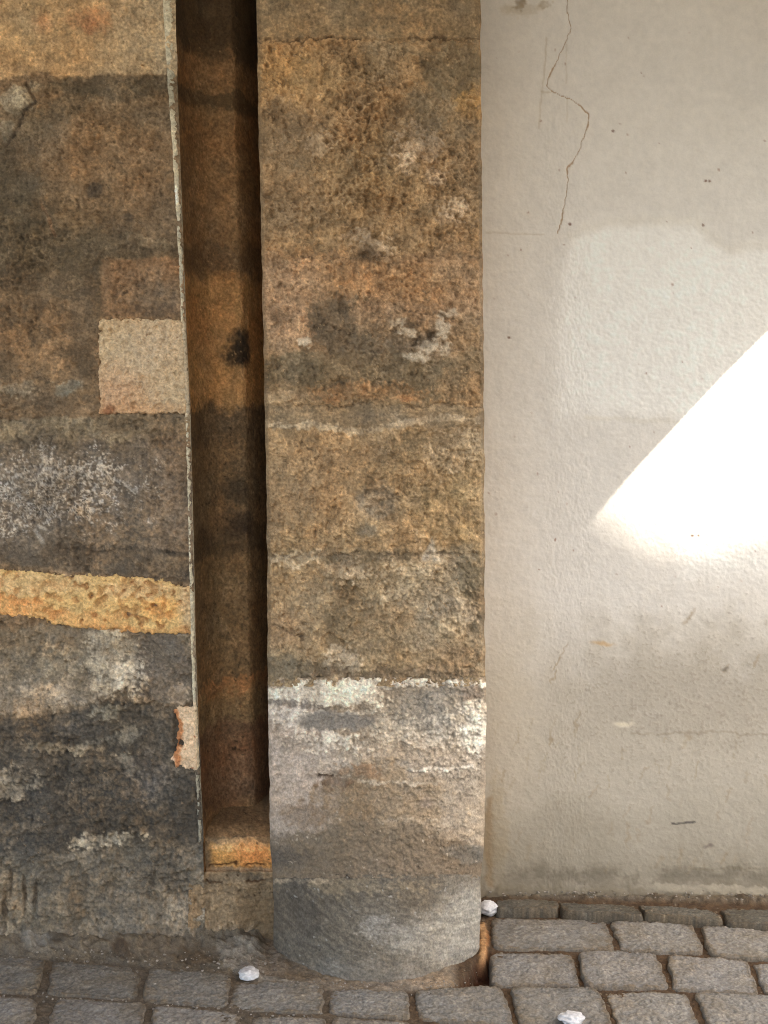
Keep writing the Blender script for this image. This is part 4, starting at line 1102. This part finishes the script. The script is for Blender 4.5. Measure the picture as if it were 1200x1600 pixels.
def prism(name, pts, axis, a, b, mat, parent):
    """polygon pts extruded along x or y between a and b"""
    bm = bmesh.new()
    mk = (lambda p, k: (k, p[0], p[1])) if axis == 'x' else (lambda p, k: (p[0], k, p[1]))
    f0 = [bm.verts.new(mk(p, a)) for p in pts]; f1 = [bm.verts.new(mk(p, b)) for p in pts]
    n = len(pts)
    bm.faces.new(f0); bm.faces.new(f1[::-1])
    for i in range(n): bm.faces.new((f0[i], f1[i], f1[(i + 1) % n], f0[(i + 1) % n]))
    bmesh.ops.recalc_face_normals(bm, faces=bm.faces)
    me = bpy.data.meshes.new(name); bm.to_mesh(me); bm.free()
    return link(name, me, mat, parent)

ARCH_X = 1.42
def build_light():
    # arch: trace the sharp slanting edge of the sun patch back to the plane of the archway
    prof = []
    for (px, py) in [(1330, 390), (1260, 460), (1200, 519), (1130, 589), (1060, 664), (1000, 728), (960, 772), (930, 806), (900, 846), (860, 905)]:
        p = np.array([float(q) for q in on_y(px, py, YR)])
        t = (ARCH_X - p[0]) / TO_SUN[0]
        h = p + t * TO_SUN
        prof.append((h[1], h[2]))
    print('arch profile', [(round(a, 2), round(b, 2)) for a, b in prof])
    ys, zs = prof[-1]
    arch = thing('archway', 'plastered archway over the passage, to the right of the photo', 'archway', (ARCH_X, 0.0, 0.0))
    pts = [(YR + 0.3, prof[0][1] - 0.25)] + prof + [(ys - 0.5, zs + 0.12), (ys - 1.1, zs + 0.18), (-3.7, zs - 0.1), (-3.7, 4.2), (YR + 0.3, 4.2)]
    prism('arch_wall', pts, 'x', ARCH_X - 0.35, ARCH_X, M_VAULT, arch)
    prism('vault', [(YR + 0.3, 2.95), (-3.7, 2.95), (-3.7, 3.2), (YR + 0.3, 3.2)], 'x', -6.0, ARCH_X - 0.35, M_VAULT, arch)
    # house across the street: its roofline is the soft lower edge of the sun patch
    D = 7.0
    bot = []
    for (px, py) in [(700, 660), (900, 700), (960, 754), (1010, 792), (1060, 816), (1120, 817), (1200, 798), (1320, 756), (1500, 715)]:
        p = np.array([float(q) for q in on_y(px, py, YR)])
        t = (D + 0.0) / TO_SUN[1] * -1
        h = p + t * TO_SUN
        bot.append((h[0], h[2]))
    print('roofline', [(round(a, 2), round(b, 2)) for a, b in bot])
    house = thing('house', 'tall rendered house across the street, behind the camera', 'house', (bot[4][0], -D, 0))
    y0 = YR - D
    pts = [(bot[0][0] - 6, -0.07), (bot[0][0] - 6, bot[0][1] - 0.2)] + bot + [(bot[-1][0] + 4, bot[-1][1]), (bot[-1][0] + 4, -0.07)]
    prism('wall', pts, 'y', y0 - 0.3, y0, M_RENDER, house)

build_left()
panel('render_patch', 148, 300, 492, 652, 1.4, 0.0, (172, 147, 116), 70, paint_patch, wall, E_L, lift=5.0)
panel('ochre_course', -40, 304, 878, 996, 1.5, 0.0, (192, 152, 84), 75, paint_ochre, wall, E_L, lift=6.0)
panel('spalled_edge', 258, 314, 1096, 1210, 1.3, 0.0, (196, 166, 136), 79, paint_spall, wall, E_L, lift=4.5)
build_groove()
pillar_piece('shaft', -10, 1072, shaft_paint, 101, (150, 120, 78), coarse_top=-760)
pillar_piece('whitewashed_band', 1058, 1372, lime_paint, 111, (136, 118, 94))
pillar_piece('foot', 1366, 1560, foot_paint, 121, (98, 93, 85))
build_plaster()
build_ground()
setts()
lumps()
build_light()

# ------------------------------------------------------------------ camera, sun, sky
cd = bpy.data.cameras.new('camera'); cam = bpy.data.objects.new('camera', cd); COL.objects.link(cam)
cam.location = CAM; cam.rotation_euler = (math.pi / 2 - PITCH, 0, 0)
cd.sensor_fit = 'VERTICAL'; cd.sensor_height = 36.0; cd.lens = F / 1600 * 36.0; cd.clip_end = 1000; cd.clip_start = 0.05
scene.camera = cam
sl = bpy.data.lights.new('sun', 'SUN'); sl.energy = 4.0; sl.angle = R(0.55); sl.color = (1.0, 0.95, 0.88)
so = bpy.data.objects.new('sun', sl); COL.objects.link(so)
so.rotation_euler = Vector(TO_SUN).to_track_quat('Z', 'Y').to_euler()
so.location = (4, -6, 8)
w = bpy.data.worlds.new('World'); scene.world = w; w.use_nodes = True
nt = w.node_tree; bg = nt.nodes['Background']
sk = nt.nodes.new('ShaderNodeTexSky'); sk.sky_type = 'NISHITA'; sk.sun_disc = False
sk.sun_elevation = SUN_EL; sk.sun_rotation = math.atan2(TO_SUN[0], TO_SUN[1]); sk.dust_density = 3.0; sk.ozone_density = 0.6
nt.links.new(sk.outputs[0], bg.inputs[0]); bg.inputs[1].default_value = 0.12
vs = scene.view_settings
vs.view_transform = 'Standard'; vs.look = 'None'; vs.gamma = 1.0; vs.use_curve_mapping = False
vs.exposure = 2.56
scene.cycles.use_denoising = True
scene.cycles.denoising_prefilter = 'NONE'
vs.use_white_balance = True; vs.white_balance_temperature = 6700
scene.cycles.filter_width = 1.05
scene.cycles.max_bounces = 8; scene.cycles.diffuse_bounces = 5
